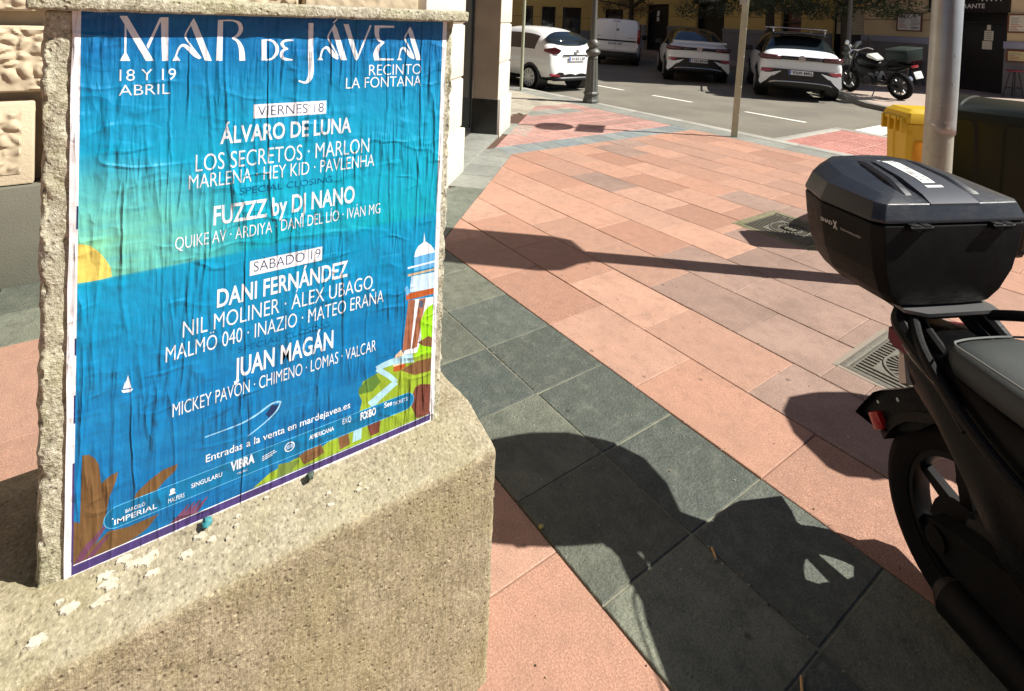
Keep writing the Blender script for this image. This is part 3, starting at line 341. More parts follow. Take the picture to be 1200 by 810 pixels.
ART=[([[0.0088,0.5947],[0.0181,0.5928],[0.0299,0.5874],[0.042,0.5743],[0.0518,0.5585],[0.0594,0.5416],[0.0608,0.526],[0.0474,0.5246],[0.0283,0.5248],[0.0095,0.5264]],'sun'),([[0.65,0.3285],[0.7061,0.3211],[0.7051,0.1839],[0.6306,0.2011]],'pale'),([[0.6379,0.33],[0.6562,0.3269],[0.6482,0.2106],[0.6261,0.2092]],'brown'),([[0.6666,0.3258],[0.684,0.3235],[0.6648,0.2082],[0.6501,0.2083]],'brown'),([[0.6674,0.321],[0.678,0.3194],[0.6773,0.3024],[0.6674,0.304]],'slate'),([[0.6437,0.3862],[0.707,0.3824],[0.7053,0.3426],[0.6403,0.3479]],'pale2'),([[0.6313,0.3474],[0.7053,0.3432],[0.7059,0.3281],[0.6319,0.3316]],'rust'),([[0.6493,0.4324],[0.705,0.4328],[0.7077,0.3955],[0.6506,0.3974]],'ltblue'),([[0.6333,0.4104],[0.7078,0.411],[0.7079,0.4069],[0.6334,0.4064]],'pale'),([[0.6339,0.3935],[0.7085,0.3919],[0.7087,0.3866],[0.6341,0.3879]],'tan'),([[0.6493,0.4313],[0.6524,0.4457],[0.6593,0.456],[0.669,0.4608],[0.675,0.4641],[0.6826,0.4603],[0.6929,0.4513],[0.7009,0.4405],[0.7051,0.4316]],'pale'),([[0.6726,0.4623],[0.6736,0.4864],[0.6775,0.4624]],'pale'),([[0.6255,0.36],[0.6324,0.3666],[0.6432,0.3499],[0.6345,0.3421]],'ltblue'),([[0.3023,0.0288],[0.3347,0.0463],[0.3858,0.0549],[0.4325,0.0536],[0.462,0.0642],[0.4849,0.0644],[0.5196,0.0818],[0.5303,0.1253],[0.5216,0.1463],[0.5309,0.1707],[0.5531,0.1749],[0.5923,0.1877],[0.6198,0.199],[0.6688,0.1956],[0.7131,0.1879],[0.7145,0.0283]],'green'),([[0.6707,0.2662],[0.6821,0.2914],[0.6911,0.3004],[0.7068,0.3036],[0.7071,0.1804],[0.6613,0.1854],[0.6764,0.2274]],'lime'),([[0.6662,0.2191],[0.6939,0.2267],[0.7082,0.2177],[0.7065,0.195],[0.6822,0.2056]],'brown2'),([[0.6229,0.1655],[0.6648,0.174],[0.7076,0.1686],[0.7075,0.1367],[0.6599,0.1415]],'brown2'),([[0.6043,0.1941],[0.6097,0.2062],[0.623,0.2147],[0.6336,0.1984],[0.6373,0.1803],[0.6229,0.1655],[0.6051,0.1705]],'peach'),([[0.6048,0.18],[0.6343,0.1785],[0.6365,0.1693],[0.617,0.1647],[0.6052,0.1688]],'rust'),([[0.5213,0.1573],[0.5426,0.174],[0.5619,0.1781],[0.574,0.1548],[0.5548,0.1398],[0.5217,0.1438]],'dgreen'),([[0.3928,0.0575],[0.4176,0.0656],[0.4396,0.0639],[0.4477,0.0414],[0.4221,0.0353],[0.4041,0.0338]],'brown2'),([[0.4772,0.0637],[0.5005,0.0639],[0.5052,0.0364],[0.482,0.0325]],'brown2'),([[0.5444,0.064],[0.5773,0.0671],[0.5742,0.0358],[0.5535,0.0342]],'brown3'),([[0.6507,0.0761],[0.6629,0.1093],[0.6764,0.113],[0.7046,0.1029],[0.7098,0.028],[0.6703,0.0306]],'brown3'),([[0.3513,0.0572],[0.3966,0.0483],[0.3761,0.0276],[0.3486,0.0291]],'dgreen2'),([[0.5122,0.065],[0.5322,0.0649],[0.531,0.0375],[0.5111,0.0378]],'river'),([[0.0102,0.0249],[0.0104,0.1074],[0.021,0.0984],[0.0229,0.2189],[0.0327,0.2161],[0.0405,0.2066],[0.0463,0.1931],[0.0505,0.1559],[0.062,0.1642],[0.0752,0.1667],[0.0719,0.1505],[0.0625,0.1253],[0.0585,0.0978],[0.0475,0.0557],[0.0225,0.0181]],'palm'),([[0.0986,0.1036],[0.1036,0.114],[0.1213,0.1277],[0.1432,0.1387],[0.1685,0.1399],[0.1644,0.1281],[0.1468,0.1159],[0.1343,0.1033],[0.1124,0.1007]],'palm'),([[0.0197,0.0197],[0.0419,0.0476],[0.0619,0.0629],[0.0917,0.0558],[0.1388,0.0572],[0.1227,0.0392],[0.1058,0.0308],[0.0624,0.0219]],'palm'),([[0.0824,0.3165],[0.0872,0.34],[0.0926,0.3144]],'pale'),([[0.0774,0.3152],[0.0952,0.3119],[0.0915,0.3069],[0.08,0.3095]],'pale'),([[0.0799,0.3174],[0.0835,0.3302],[0.0837,0.316]],'pale'),([[0.3234,0.1758],[0.3347,0.1877],[0.3549,0.1873],[0.3485,0.1715],[0.3337,0.161]],'navy'),([[0.3314,0.1853],[0.3378,0.1974],[0.3398,0.1821]],'navy')]
TEXTS=[('18 Y 19', 0.0672, 0.1524, 0.8723, 0.02, 0, 'white', 'n'), ('ABRIL', 0.0663, 0.1434, 0.8463, 0.0185, 0, 'white', 'n'), ('RECINTO', 0.5227, 0.6507, 0.869, 0.0236, 0, 'white', 'n'), ('LA FONTANA', 0.4713, 0.6517, 0.8417, 0.0233, 0, 'white', 'n'), ('VIERNES 18', 0.2946, 0.4248, 0.7943, 0.0194, -1, 'ink', 'n'), ('ÁLVARO DE LUNA', 0.2284, 0.4857, 0.7447, 0.0335, 2, 'white', 'n'), ('LOS SECRETOS · MARLON', 0.1873, 0.5283, 0.6965, 0.0318, 0, 'white', 'n'), ('MARLENA · HEY KID · PAVLENHA', 0.1767, 0.5413, 0.6643, 0.0266, 0, 'white', 'n'), ('SPECIAL CLOSING', 0.2652, 0.4473, 0.6408, 0.0125, -1, 'teal', 'n'), ('FUZZZ by DJ NANO', 0.2197, 0.4982, 0.5877, 0.0375, 2, 'white', 'n'), ('QUIKE AV · ARDIYA · DANI DEL LÍO · IVÁN MG', 0.1565, 0.5592, 0.5534, 0.0231, 0, 'white', 'n'), ('SÁBADO 19', 0.2938, 0.4263, 0.4797, 0.0199, -1, 'ink', 'n'), ('DANI FERNÁNDEZ', 0.2288, 0.4878, 0.4239, 0.0361, 2, 'white', 'n'), ('NIL MOLINER · ÁLEX UBAGO', 0.1719, 0.5463, 0.3825, 0.0306, 0, 'white', 'n'), ('MALMÖ 040 · INAZIO · MATEO ERAÑA', 0.145, 0.5744, 0.3436, 0.0288, 0, 'white', 'n'), ('SPECIAL CLOSING', 0.2689, 0.4509, 0.3224, 0.0109, -1, 'teal', 'n'), ('JUAN MAGÁN', 0.2623, 0.4598, 0.2716, 0.0402, 2, 'white', 'n'), ('MICKEY PAVÓN · CHIMENO · LOMAS · VALCAR', 0.1578, 0.5593, 0.2342, 0.0254, 0, 'white', 'n'), ('Entradas a la venta en mardejavea.es', 0.2155, 0.5026, 0.1213, 0.0147, 1, 'white', 'n'), ('BARCELÓ', 0.0869, 0.1169, 0.0842, 0.0065, 1, 'white', 'n'), ('IMPERIAL', 0.0706, 0.1359, 0.07, 0.0097, 1, 'white', 'n'), ('MALPERS', 0.1537, 0.1802, 0.0698, 0.0085, 0, 'white', 'n'), ('SINGULARU', 0.1915, 0.2447, 0.0812, 0.0087, 1, 'white', 'n'), ('VIBRA', 0.26, 0.3043, 0.0825, 0.0196, 3, 'white', 'n'), ('MUSIC', 0.2727, 0.2917, 0.0718, 0.0035, 0, 'white', 'n'), ('AMERICANA', 0.4136, 0.4671, 0.0839, 0.0097, 2, 'white', 'n'), ('EXQ', 0.4861, 0.5056, 0.0893, 0.0119, 0, 'white', 'n'), ('FOSBO', 0.5277, 0.5643, 0.0814, 0.0182, 3, 'white', 'n'), ('See', 0.585, 0.6042, 0.089, 0.0124, 2, 'white', 'n'), ('TICKETS', 0.6064, 0.6436, 0.0857, 0.0084, 0, 'white', 'n')]
# ------------------------------------------------------------------ ground, pavements, road
salmon = stone_slab('salmon_granite', (.425, .255, .188), (.405, .212, .145), isl=.21, speck=.36, stain=(.30, .185, .135))
brownst = stone_slab('brown_granite', (.33, .225, .18), (.29, .195, .155), isl=.12, speck=.35, stain=(.16, .11, .09))
darkst = stone_slab('dark_slate', (.070, .086, .077), (.19, .20, .15), isl=.30, speck=.42, stain=(.06, .07, .055), bump=.0028, pebble=.9, rough=.6)
greyst = stone_slab('grey_granite', (.24, .25, .225), (.30, .30, .26), isl=.15, speck=.3, stain=(.14, .14, .12))
bluest = stone_slab('blue_grey_slate', (.20, .235, .24), (.26, .28, .265), isl=.2, speck=.3, stain=(.12, .13, .13))
redtac = stone_slab('red_tactile', (.52, .235, .20), (.58, .30, .25), isl=.12, speck=.25, stain=(.28, .12, .10))
brickgr = stone_slab('grey_paver', (.46, .42, .33), (.41, .37, .29), isl=.15, speck=.3, stain=(.2, .18, .15))
mortar = mat('joint_mortar', (.10, .055, .038), .95, .3, 30, .002, 200)
dirtm = mat('dark_joint', (.05, .05, .04), .95, .3, 30)
m_asph, t_, b_ = newmat('asphalt')
v_ = t_.coord(); g_ = t_.noise(v_, 130, 3, .7); bg_ = t_.noise(v_, .9, 5, .6)
c_ = t_.mix(t_.ramp(g_, [(.35, 0.0), (.7, 1.0)]), (.12, .11, .09), (.30, .272, .215))
c_ = t_.mix(t_.ramp(bg_, [(.4, 0.0), (.62, .75)]), c_, (.14, .128, .105))
t_.link(c_, b_.inputs['Base Color']); b_.inputs['Roughness'].default_value = .85
t_.link(t_.bump(g_, 1, .004), b_.inputs['Normal'])
paint_m = mat('road_paint', (.78, .77, .70), .7, .1, 9, .001, 60, dirt=.45, dirtcol=(.35, .33, .28))
kerb_m = mat('kerb_granite', (.36, .35, .31), .8, .15, 8, .002, 120, dirt=.3, dirtcol=(.15, .14, .12))

bm = NB(); bmesh.ops.create_grid(bm, x_segments=1, y_segments=1, size=260, matrix=Matrix.Translation((0, 0, -.14)))
structure('ground', bm, m_asph)
bm = NB(); vs = [bm.verts.new((x, y, -.1)) for x, y in ((-60, 7.7), (40, 7.7), (40, 60), (-60, 60))]; bm.faces.new(vs)
structure('road', bm, m_asph)
# mortar bed under the near pavement
bm = NB(); P = [(-4.19, -9), (9, -9), (9, 7.98), (-40, 7.98), (-40, 4.9), (-6.9, 4.97), (-4.19, 2.13)]
prism(bm, P, lambda a, b, d: (a, b, d), -.13, -.016)
structure('pavement_bed', bm, mortar)

A0, B0, U = -3.052, 1.9454, .4
TX, TY = -.690, .724                    # direction of the chamfered facade
NXo, NYo = .724, .690                   # outward from it
CH = lambda s, o: (-4.79+TX*s+NXo*o, 2.77+TY*s+NYo*o)
covers = [(-2.63, -2.02, 4.25, 4.84), (-1.225, -.72, 2.925, 3.475)]
def covered(P):
    xs = [p[0] for p in P]; ys = [p[1] for p in P]
    return any(max(xs) > a+.002 and min(xs) < b-.002 and max(ys) > c+.002 and min(ys) < d-.002 for a, b, c, d in covers)
bm = NB()
edge0, edge1 = CH(-.86, .385), CH(6, .385)
for k in range(0, 16):
    y0, y1 = B0+k*U, B0+(k+1)*U; off = .2017+(.3 if k % 2 else 0)+random.uniform(-.03, .03)*(k > 1)
    for i in range(-12, 22):
        x0 = A0+off+i*.6
        for xa, xb in ((x0, x0+.6),):
            P = [(xa, y0), (xb, y0), (xb, min(y1, 7.42)), (xa, min(y1, 7.42))]
            if P[2][1]-y0 < .05: continue
            P = clip_poly(P, edge1, edge0) if True else P
            if len(P) < 3: continue
            P = clip_poly(P, (-5.4, 9), (-5.4, 0))
            if len(P) < 3: continue
            cx, cy = sum(p[0] for p in P)/len(P), sum(p[1] for p in P)/len(P)
            pieces = [P]
            for (a, b, c, d) in covers:
                nxt = []
                for q in pieces:
                    if not (max(p[0] for p in q) > a and min(p[0] for p in q) < b and max(p[1] for p in q) > c and min(p[1] for p in q) < d): nxt.append(q); continue
                    l = clip_poly(q, (a, 0), (a, 9)); r = clip_poly(q, (b, 9), (b, 0)); mid = clip_poly(clip_poly(q, (a, 9), (a, 0)), (b, 0), (b, 9))
                    lo = clip_poly(mid, (9, c), (-9, c)) if len(mid) > 2 else []; hi = clip_poly(mid, (-9, d), (9, d)) if len(mid) > 2 else []
                    lo = clip_poly(mid, (9, c), (-9, c)) if len(mid) > 2 else []
                    for z in (l, r, lo, hi):
                        if len(z) > 2 and abs(poly_area(z)) > 1e-3: nxt.append(z)
                pieces = nxt
            brown = random.random() < (.8 if math.hypot((cx+1.35)/.95, (cy-3.25)/.75) < 1 and k > 0 else .55 if math.hypot(cx+2.3, cy-4.5) < .8 else .05)
            for q in pieces: slab(bm, [(a, min(max(b, y0+.0022), y1-.0022)) for a, b in q], .0022, 1 if brown else 0)
structure('pavement', bm, [salmon, brownst], recalc=False)
bm = NB(); b2(bm, -3.455, 7, 1.149, 1.942, -.03, -.0035); structure('pavement_joint', bm, mat('pale_joint', (.22, .22, .165), .95, .35, 30, .002, 150, dirt=.6, dirtcol=(.03, .035, .03)))
bm = NB()                                # dark double course crossing the corner, and along the facades
for j in (-2, -1):
    for i in range(-1, 24):
        x0 = A0+i*U; P = [(x0, B0+j*U), (x0+U, B0+j*U), (x0+U, B0+j*U+U), (x0, B0+j*U+U)]
        if i == -1: P = [(-3.455, P[0][1]), P[1], P[2], (-3.455, P[3][1])]
        slab(bm, P, .007, 0)
for j in range(-28, 5):
    for x0, x1 in ((-4.17, -3.83), (-3.83, -3.46)):
        y0 = 1.945-.4*(5-j)-.0; y1 = y0+.4
        P = [(x0, y0), (x1, y0), (x1, y1), (x0, y1)]; slab(bm, P, .006, 0)
P = clip_poly(clip_poly([(-4.6, 1.945), (-2.9, 1.945), (-2.9, 3.4), (-4.6, 3.4)], edge0, edge1), CH(6, .0), CH(-2, .0))
slab(bm, P, .006, 0)
for i in range(0, 12):
    s = -.15+i*.42
    P = [CH(s, .0), CH(s, .385), CH(s+.42, .385), CH(s+.42, .0)]
    P = clip_poly(P, (-5.75, 9), (-5.75, 0)) if s < 2.3 else P
    if len(P) > 2 and s < 3.0: slab(bm, P, .006, 1)
structure('pavement_dark', bm, [darkst, greyst, bluest], recalc=False)
bm = NB()                                # blue-grey course and the kerb course
for i in range(0, 12):
    y = 3.95+i*.3
    if y < 7.4: slab(bm, [(-5.78, y), (-5.4, y), (-5.4, y+.3), (-5.78, y+.3)], .006, 2)
for i in range(-70, 24):
    slab(bm, [(i*.5, 7.42), (i*.5+.5, 7.42), (i*.5+.5, 7.8), (i*.5, 7.8)], .005, 1)
structure('pavement_border', bm, [darkst, greyst, bluest], recalc=False)
bm = NB()                                # field 1, near the poster
for k in range(0, 26):
    y1 = 1.1454-k*U; y0 = y1-U; off = random.uniform(0, .6)
    for i in range(-1, 16):
        x0 = -3.46+(i*.6+off); x1 = x0+.6
        P = [(max(x0, -3.46), y0), (x1, y0), (x1, y1), (max(x0, -3.46), y1)]
        P = [(a, min(max(b, y0+.0022), y1-.0022)) for a, b in P]
        if x1 > -3.44: slab(bm, P, .0022, 1 if random.random() < .06 else 0)
structure('pavement_corner', bm, [salmon, brownst], recalc=False)
bm = NB()                                # ribbed warning paving at the dropped kerb
pc = [(-5.78, 3.9), (-5.78, 7.42), (-7.55, 7.42), (-7.55, 5.5)]
for i in range(0, 6):
    for j in range(0, 12):
        x0, y0 = -5.78-(i+1)*.4, 3.4+j*.4
        P = [(x0, y0), (x0+.4, y0), (x0+.4, min(y0+.4, 7.42)), (x0, min(y0+.4, 7.42))]
        if P[2][1]-y0 < .05: continue
        P = clip_poly(P, CH(6, .12), CH(-2, .12))
        if len(P) < 3: continue
        grey = i == 4 and j in (6, 7, 8)
        slab(bm, P, .006, 1 if grey else 0)
        if not grey:
            for q in range(9):
                yy = y0+.03+q*.042
                if yy > 7.38: continue
                R = clip_poly([(x0+.02, yy), (x0+.38, yy), (x0+.38, yy+.02), (x0+.02, yy+.02)], CH(6, .14), CH(-2, .14))
                if len(R) > 2: slab(bm, R, 0, 2, .004, .0015, 0)
for i in range(0, 5):
    for j in range(0, 5):
        x0, y0 = -4.25+i*.4, 7.95+j*.37; slab(bm, [(x0, y0), (x0+.4, y0), (x0+.4, y0+.37), (x0, y0+.37)], .006, 0)
        for q in range(8):
            for w in range(7): b2(bm, x0+.03+q*.047, x0+.05+q*.047, y0+.03+w*.047, y0+.05+w*.047, -.003, .0035, 0)
structure('tactile_paving', bm, [redtac, greyst, stone_slab('red_tactile_rib_lit', (.60, .40, .35), (.62, .44, .38), isl=.1, speck=.2, stain=(.34, .2, .17))], recalc=False)  # ribs paler than the tiles; their relief shading is put into the colour
bm = NB()
for i in range(0, 90):
    for j in range(0, 12):
        x0 = -7.6-i*.24; y0 = 4.95+j*.2067; sh = .12*(j % 2)
        slab(bm, [(x0-.24-sh, y0), (x0-sh, y0), (x0-sh, y0+.2067), (x0-.24-sh, y0+.2067)], .006, 0)
structure('pavement_side', bm, brickgr, recalc=False)
bm = NB()                                # kerbs
for i in range(-30, 12): b2(bm, i*1.0+.004, i+.996, 7.81, 8.0, -.13, .003, 0, .012)
b2(bm, -4.42, -4.26, 8.0, 9.8, -.13, .003, 0, .012)
for i in range(0, 9): b2(bm, -4.42+i*1.0, -3.43+i*1.0, 9.81, 9.97, -.13, .003, 0, .012)
structure('kerb', bm, kerb_m)
bm = NB(); b2(bm, -4.26, 6, 8.0, 9.8, -.13, -.03); structure('pavement_island', bm, dirtm)
bm = NB()
for i in range(5, 30):
    for j in range(0, 5):
        x0, y0 = -4.25+i*.4, 7.95+j*.37; slab(bm, [(x0, y0), (x0+.4, y0), (x0+.4, y0+.37), (x0, y0+.37)], .006, 0)
structure('pavement_island_slabs', bm, salmon, recalc=False)
# far pavement with its kerb
FP0 = Vector((-5.09, 20.45, 0)); FT = Vector((.9455, -.3256, 0)); FN = Vector((-.3256, -.9455, 0))     # far facade, FN faces the camera
kerb_line = [(-40, 30.2), (-23, 24.3), (-8.4, 19.15), (-7.75, 17.2), (-6.85, 15.4), (-5.6, 14.05), (-4.3, 13.4), (-2.5, 13.0), (1, 12.85), (14, 12.8)]
farpav = stone_slab('far_pavement_stone', (.50, .42, .36), (.44, .34, .28), isl=.1, speck=.25, stain=(.3, .24, .2))
bm = NB(); P = kerb_line+[(14, 40), (-40, 48)]
prism(bm, P, lambda a, b, d: (a, b, d), -.13, 0)
structure('pavement_far', bm, farpav, flat=True)
bm = NB()
for (a, b) in zip(kerb_line[:-1], kerb_line[1:]):
    a, b = Vector((*a, 0)), Vector((*b, 0)); d = (b-a).normalized(); n = Vector((d.y, -d.x, 0))
    ring_loft(bm, [[a-d*.0+n*.006+Vector((0, 0, -.13)), b+n*.006+Vector((0, 0, -.13)), b+n*.004+Vector((0, 0, .001)), a+n*.004+Vector((0, 0, .001))], [a-n*.16+Vector((0, 0, -.12)), b-n*.16+Vector((0, 0, -.12)), b-n*.16+Vector((0, 0, .004)), a-n*.16+Vector((0, 0, .004))]])
structure('kerb_far', bm, mat('kerb_dark', (.20, .19, .165), .85, .2, 8, .003, 90, dirt=.4))
bm = NB()                                # painted markings
def quad(P, z): bm.faces.new([bm.verts.new((x, y, z)) for x, y in P])
def dash(x0, y0, x1, y1, w=.11):
    d = Vector((x1-x0, y1-y0)).normalized(); n = Vector((-d.y, d.x))*w/2
    quad([(x0-n.x, y0-n.y), (x1-n.x, y1-n.y), (x1+n.x, y1+n.y), (x0+n.x, y0+n.y)], -.095)
for x0, x1 in ((-10.95, -9.85), (-8.9, -7.75), (-6.45, -5.2), (-12.95, -11.9), (-15, -13.9), (-17, -15.9)): dash(x0, 10.7-.03*(x0+11), x1, 10.7-.03*(x1+11))
dash(-10.95, 10.7, -11.0, 8.0); 
for k in range(6): quad([(-4.4+.9*k, 10.6), (-3.95+.9*k, 10.55), (-3.95+.9*k, 13.2), (-4.4+.9*k, 13.2)], -.094)
structure('road_marking', bm, paint_m, flat=True)

# ------------------------------------------------------------------ corner building behind the poster
cream = mat('cream_stone', (.56, .47, .33), .85, .1, 5, .003, 60, dirt=.18, dirtcol=(.3, .24, .16))
creamr = relief_mat('vermiculated_stone', (.54, .45, .31), 16, .012)
whitest = mat('white_stone', (.66, .62, .53), .8, .06, 4, .002, 90, dirt=.15, dirtcol=(.4, .36, .28))
greypl = mat('grey_plinth_stone', (.155, .15, .115), .75, .14, 6, .002, 120, dirt=.35, dirtcol=(.14, .14, .11))
beigepl = mat('beige_plinth_stone', (.60, .57, .49), .8, .08, 5, .002, 90, dirt=.2, dirtcol=(.33, .3, .24))
brownm = mat('brown_marble', (.46, .38, .27), .16, .25, 3)
blackm = mat('black_stone', (.03, .027, .022), .25, .5, 6)
darkglass = mat('dark_glass', (.012, .014, .013), .06, .1, 2, spec=.8)
blackmetal = mat('black_metal', (.012, .012, .013), .4)
bld = thing('corner_building', 'cream stone corner building with carved relief blocks behind the poster', 'building', (-4.2, 0, 0))
def lw(bmm, y0, y1, x0, x1, z0, z1, mi=0, bev=0): b2(bmm, x0, x1, y0, y1, z0, z1, mi, bev)      # in building space, x=0 is the facade
bm = NB()
P = [(-.14, -9), (-.14, 2.05), (-2.5, 4.5), (-2.8, 4.8), (-30, 4.8), (-30, -9)]
prism(bm, P, lambda a, b, d: (a, b, d), 2.75, 16, 1)
P2 = [(-.14, -9), (-.14, 2.0), (-.7, 2.58), (-1.0, 2.2), (-1.0, -9)]
prism(bm, P2, lambda a, b, d: (a, b, d), -.13, 2.75)
obj('wall', bm, [cream, mat('dark_unseen_brick', (.20, .13, .09), .9, .2, 9)], bld)  # upper wall is unseen; its brick is kept dark to cut bounced light
bm = NB(); y = -8.4
while y < 2.0: lw(bm, y+.003, min(y+1.1, 2.08)-.003, -.12, .03, -.13, .565, 0, .006); y += 1.1
obj('plinth', bm, greypl, bld)
def carved(bmm, ya, yb, x, za, zb):      # worm-eaten relief cut into the block face
    fine = yb > -1.9 and ya < .8
    nu, nv = (max(2, int((yb-ya)/.009)), max(2, int((zb-za)/.009))) if fine else (2, 2)
    g = []
    for i in range(nu+1):
        row = []
        for j in range(nv+1):
            p = Vector((0, ya+(yb-ya)*i/nu, za+(zb-za)*j/nv)); e = min(i, nu-i, j, nv-j)
            w = p*14+Vector((noise.noise(p*7), noise.noise(p*7+Vector((5, 0, 0))), noise.noise(p*7+Vector((0, 9, 0)))))*.5
            w.y *= .75; d = noise.voronoi(w)[0]; h = min(1, (d[1]-d[0])*2.0); h = h*h*(3-2*h)*(.8+.3*noise.noise(p*24))
            row.append(bmm.verts.new((x+.004+(.024*h if fine and e > 0 else 0 if e == 0 else .01), p.y, p.z)))
        g.append(row)
    for i in range(nu):
        for j in range(nv): bmm.faces.new((g[i][j], g[i+1][j], g[i+1][j+1], g[i][j+1])).material_index = 1
bm = NB(); y = -8.2                       # framed carved panels and the big blocks above
y = -.30-1.45*5
while y < 2.0:
    ya, yb = y+.02, min(y+1.43, 2.08)
    lw(bm, ya, yb, -.12, .0, .57, 1.045, 0, .012)
    carved(bm, ya+.055, yb-.055, .0, .635, .985)
    for za, zb in ((1.10, 1.475), (1.56, 2.0), (2.08, 2.62)):
        o_ = .7 if za != 1.56 else 0
        lw(bm, ya-o_, yb-o_, -.12, .0, za, zb, 0, .012); carved(bm, ya-o_+.01, yb-o_-.01, .0, za+.01, zb-.01)
    y += 1.45
obj('stone_panel', bm, [cream, creamr], bld)
bm = NB(); lw(bm, -9, 2.06, -.1, .05, 2.63, 2.75, 0, .01); obj('moulding', bm, cream, bld)
# chamfered entrance, local x runs to the right as seen from the street, y outwards
RotC = Matrix(((-TX, NXo, 0), (-TY, NYo, 0), (0, 0, 1)))
cf = Matrix.Translation(Vector((-4.79, 2.77, 0))-Vector((-4.2, 0, 0))) @ RotC.to_4x4()
def cpart(name, fill, m, ang=35):
    bmm = NB(); fill(bmm); bmesh.ops.transform(bmm, matrix=cf, verts=bmm.verts); return obj(name, bmm, m, bld, ang=ang)
def pilaster(xa, xb, plz):
    def f(bmm):
        zs = [plz+.004, .99, 1.545, 2.1, 2.7] if plz > .4 else [plz, 1, 1.5]
        for a, b in zip(zs[:-1], zs[1:]): b2(bmm, xa, xb, -.34, 0, a+.012, b-.012, 0, .012)
        b2(bmm, xa+.015, xb-.015, -.33, -.02, plz, 2.7)
    cpart('pilaster', f, whitest)
    def g(bmm): b2(bmm, xa-.01, xb+(.03 if xa > -1 else .012), -.34, .035, -.13, plz, 0, .008)
    cpart('pilaster_plinth', g, beigepl)
pilaster(-.38, .84, .46); pilaster(-3.0, -2.22, .51)
cpart('jamb', lambda b: b2(b, -2.26, -2.205, -.36, -.005, .505, 2.7), brownm)
cpart('jamb_panel', lambda b: b2(b, -2.26, -2.2, -.36, -.002, .0, .5), blackm)
def door_fill(b):
    b2(b, -2.2, -.38, -.42, -.38, .02, 2.7, 0)
cpart('door', door_fill, darkglass)
def doorframe(b):
    for xa in (-2.2, -1.3, -.44): b2(b, xa, xa+.06, -.44, -.36, .02, 2.7, 0)
    b2(b, -2.2, -.38, -.44, -.362, .021, .1); b2(b, -2.2, -.38, -.44, -.362, 2.1, 2.17)
cpart('door_frame', doorframe, blackmetal)
cpart('threshold', lambda b: b2(b, -2.2, -.38, -.42, .02, -.13, .02, 0, .006), greyst)
cpart('lintel', lambda b: b2(b, -3.0, .84, -.36, .02, 2.705, 2.95, 0, .01), whitest)

# ------------------------------------------------------------------ far building with the bars
ochre = mat('ochre_render', (.56, .41, .14), .9, .1, 2, .002, 60, dirt=.2, dirtcol=(.3, .2, .08))
sand = mat('sand_render_lit', (.74, .60, .38), .9, .08, 2, .002, 60, dirt=.15, dirtcol=(.35, .26, .14))  # sand render, made paler to carry the brighter light on the right
greyw = mat('grey_plinth_render', (.20, .205, .22), .85, .1, 3, .002, 60, dirt=.25)
lav = mat('lavender_band', (.33, .35, .47), .8, .08, 3)
voidm = mat('shop_interior_dark', (.008, .008, .009), .35)
white = mat('white_print', (.80, .80, .78), .6)
cream_p = mat('cream_paper', (.72, .70, .58), .6)
redbr = mat('red_brown_wood', (.16, .06, .035), .5, .3, 6)
ang_f = math.atan2(FT.y, FT.x)
fb = thing('bar_building', 'ochre rendered building with bars and black doorways on the ground floor', 'building', FP0, ang_f)
F = lambda bmm, s0, s1, z0, z1, y0, y1, mi=0, bev=0: b2(bmm, s0, s1, y0, y1, z0, z1, mi, bev)       # y negative is towards the street
SE = 1.35
openings = [(-18.98, -16.55, 0, 2.74), (-13.94, -11.68, 0, 2.95), (-8.0, -6.9, 1.35, 2.5), (-5.4, -4.05, 0, 2.5), (-1.72, .45, 0, 2.72)]
bm = NB(); xs = [-19.8]+[v for o in openings for v in o[:2]]+[SE]
for a, b in zip(xs[::2], xs[1::2]): F(bm, a, b, -.13, 3.1, 0, .4, 1 if a > -4.5 else 0)
for a, b, z0, z1 in openings:
    F(bm, a, b, z1, 3.1, 0.001, .4, 1 if a > -4.5 else 0)
    if z0: F(bm, a, b, -.13, z0, .001, .4)
F(bm, -19.8, SE, 3.1, 11, 0, .4); F(bm, SE-.4, SE, -.13, 11, .4, 9, 0); F(bm, -19.8, SE, 11, 11.2, -.3, 9)
F(bm, -19.8, SE-.4, -.13, 11, 5.5, 5.7)
obj('wall', bm, [ochre, sand], fb)
for a, b in zip(xs[::2], xs[1::2]):
    bm = NB(); F(bm, a, b, 2.04, 2.065, -.006, .01); obj('groove_shade_strip', bm, mat('groove_shadow_render', (.22, .15, .06), .9), fb)  # raised dark strip; the groove's shade is put into its colour
    bm = NB(); F(bm, a, b, 2.75, 2.85, -.05, .01); obj('moulding', bm, ochre, fb)
    bm = NB(); F(bm, a-.02, b+.02, -.13, 1.3, -.045, .01); obj('plinth', bm, greyw, fb)
    bm = NB(); F(bm, a-.04, b+.04, 1.3, 1.5, -.075, .01, 0, .012); obj('plinth_band', bm, lav if a > -5 else greyw, fb)
for a, b, z0, z1 in openings:
    bm = NB(); F(bm, a, b, z0 if z0 else 0, z1, .3, .34); obj('door' if not z0 else 'window', bm, voidm if not z0 else redbr, fb)  # doorways get a black panel standing in for the unlit interior
    bm = NB(); F(bm, a+.002, a+.07, z0, z1, .12, .29); F(bm, b-.07, b-.002, z0, z1, .12, .29); F(bm, a+.07, b-.07, z1-.07, z1-.002, .12, .29)
    F(bm, a+.07, b-.07, 2.0 if z1 > 2.6 else z0+.5, (2.0 if z1 > 2.6 else z0+.5)+.05, .13, .28)
    obj('door_frame' if not z0 else 'window_frame', bm, blackmetal, fb)
bm = NB(); z = 1.49
while z < 2.45: F(bm, -5.33, -4.12, z, z+.10, .14, .17, 0, .004); z += .105
obj('shutter', bm, mat('cream_shutter', (.55, .50, .36), .6), fb)
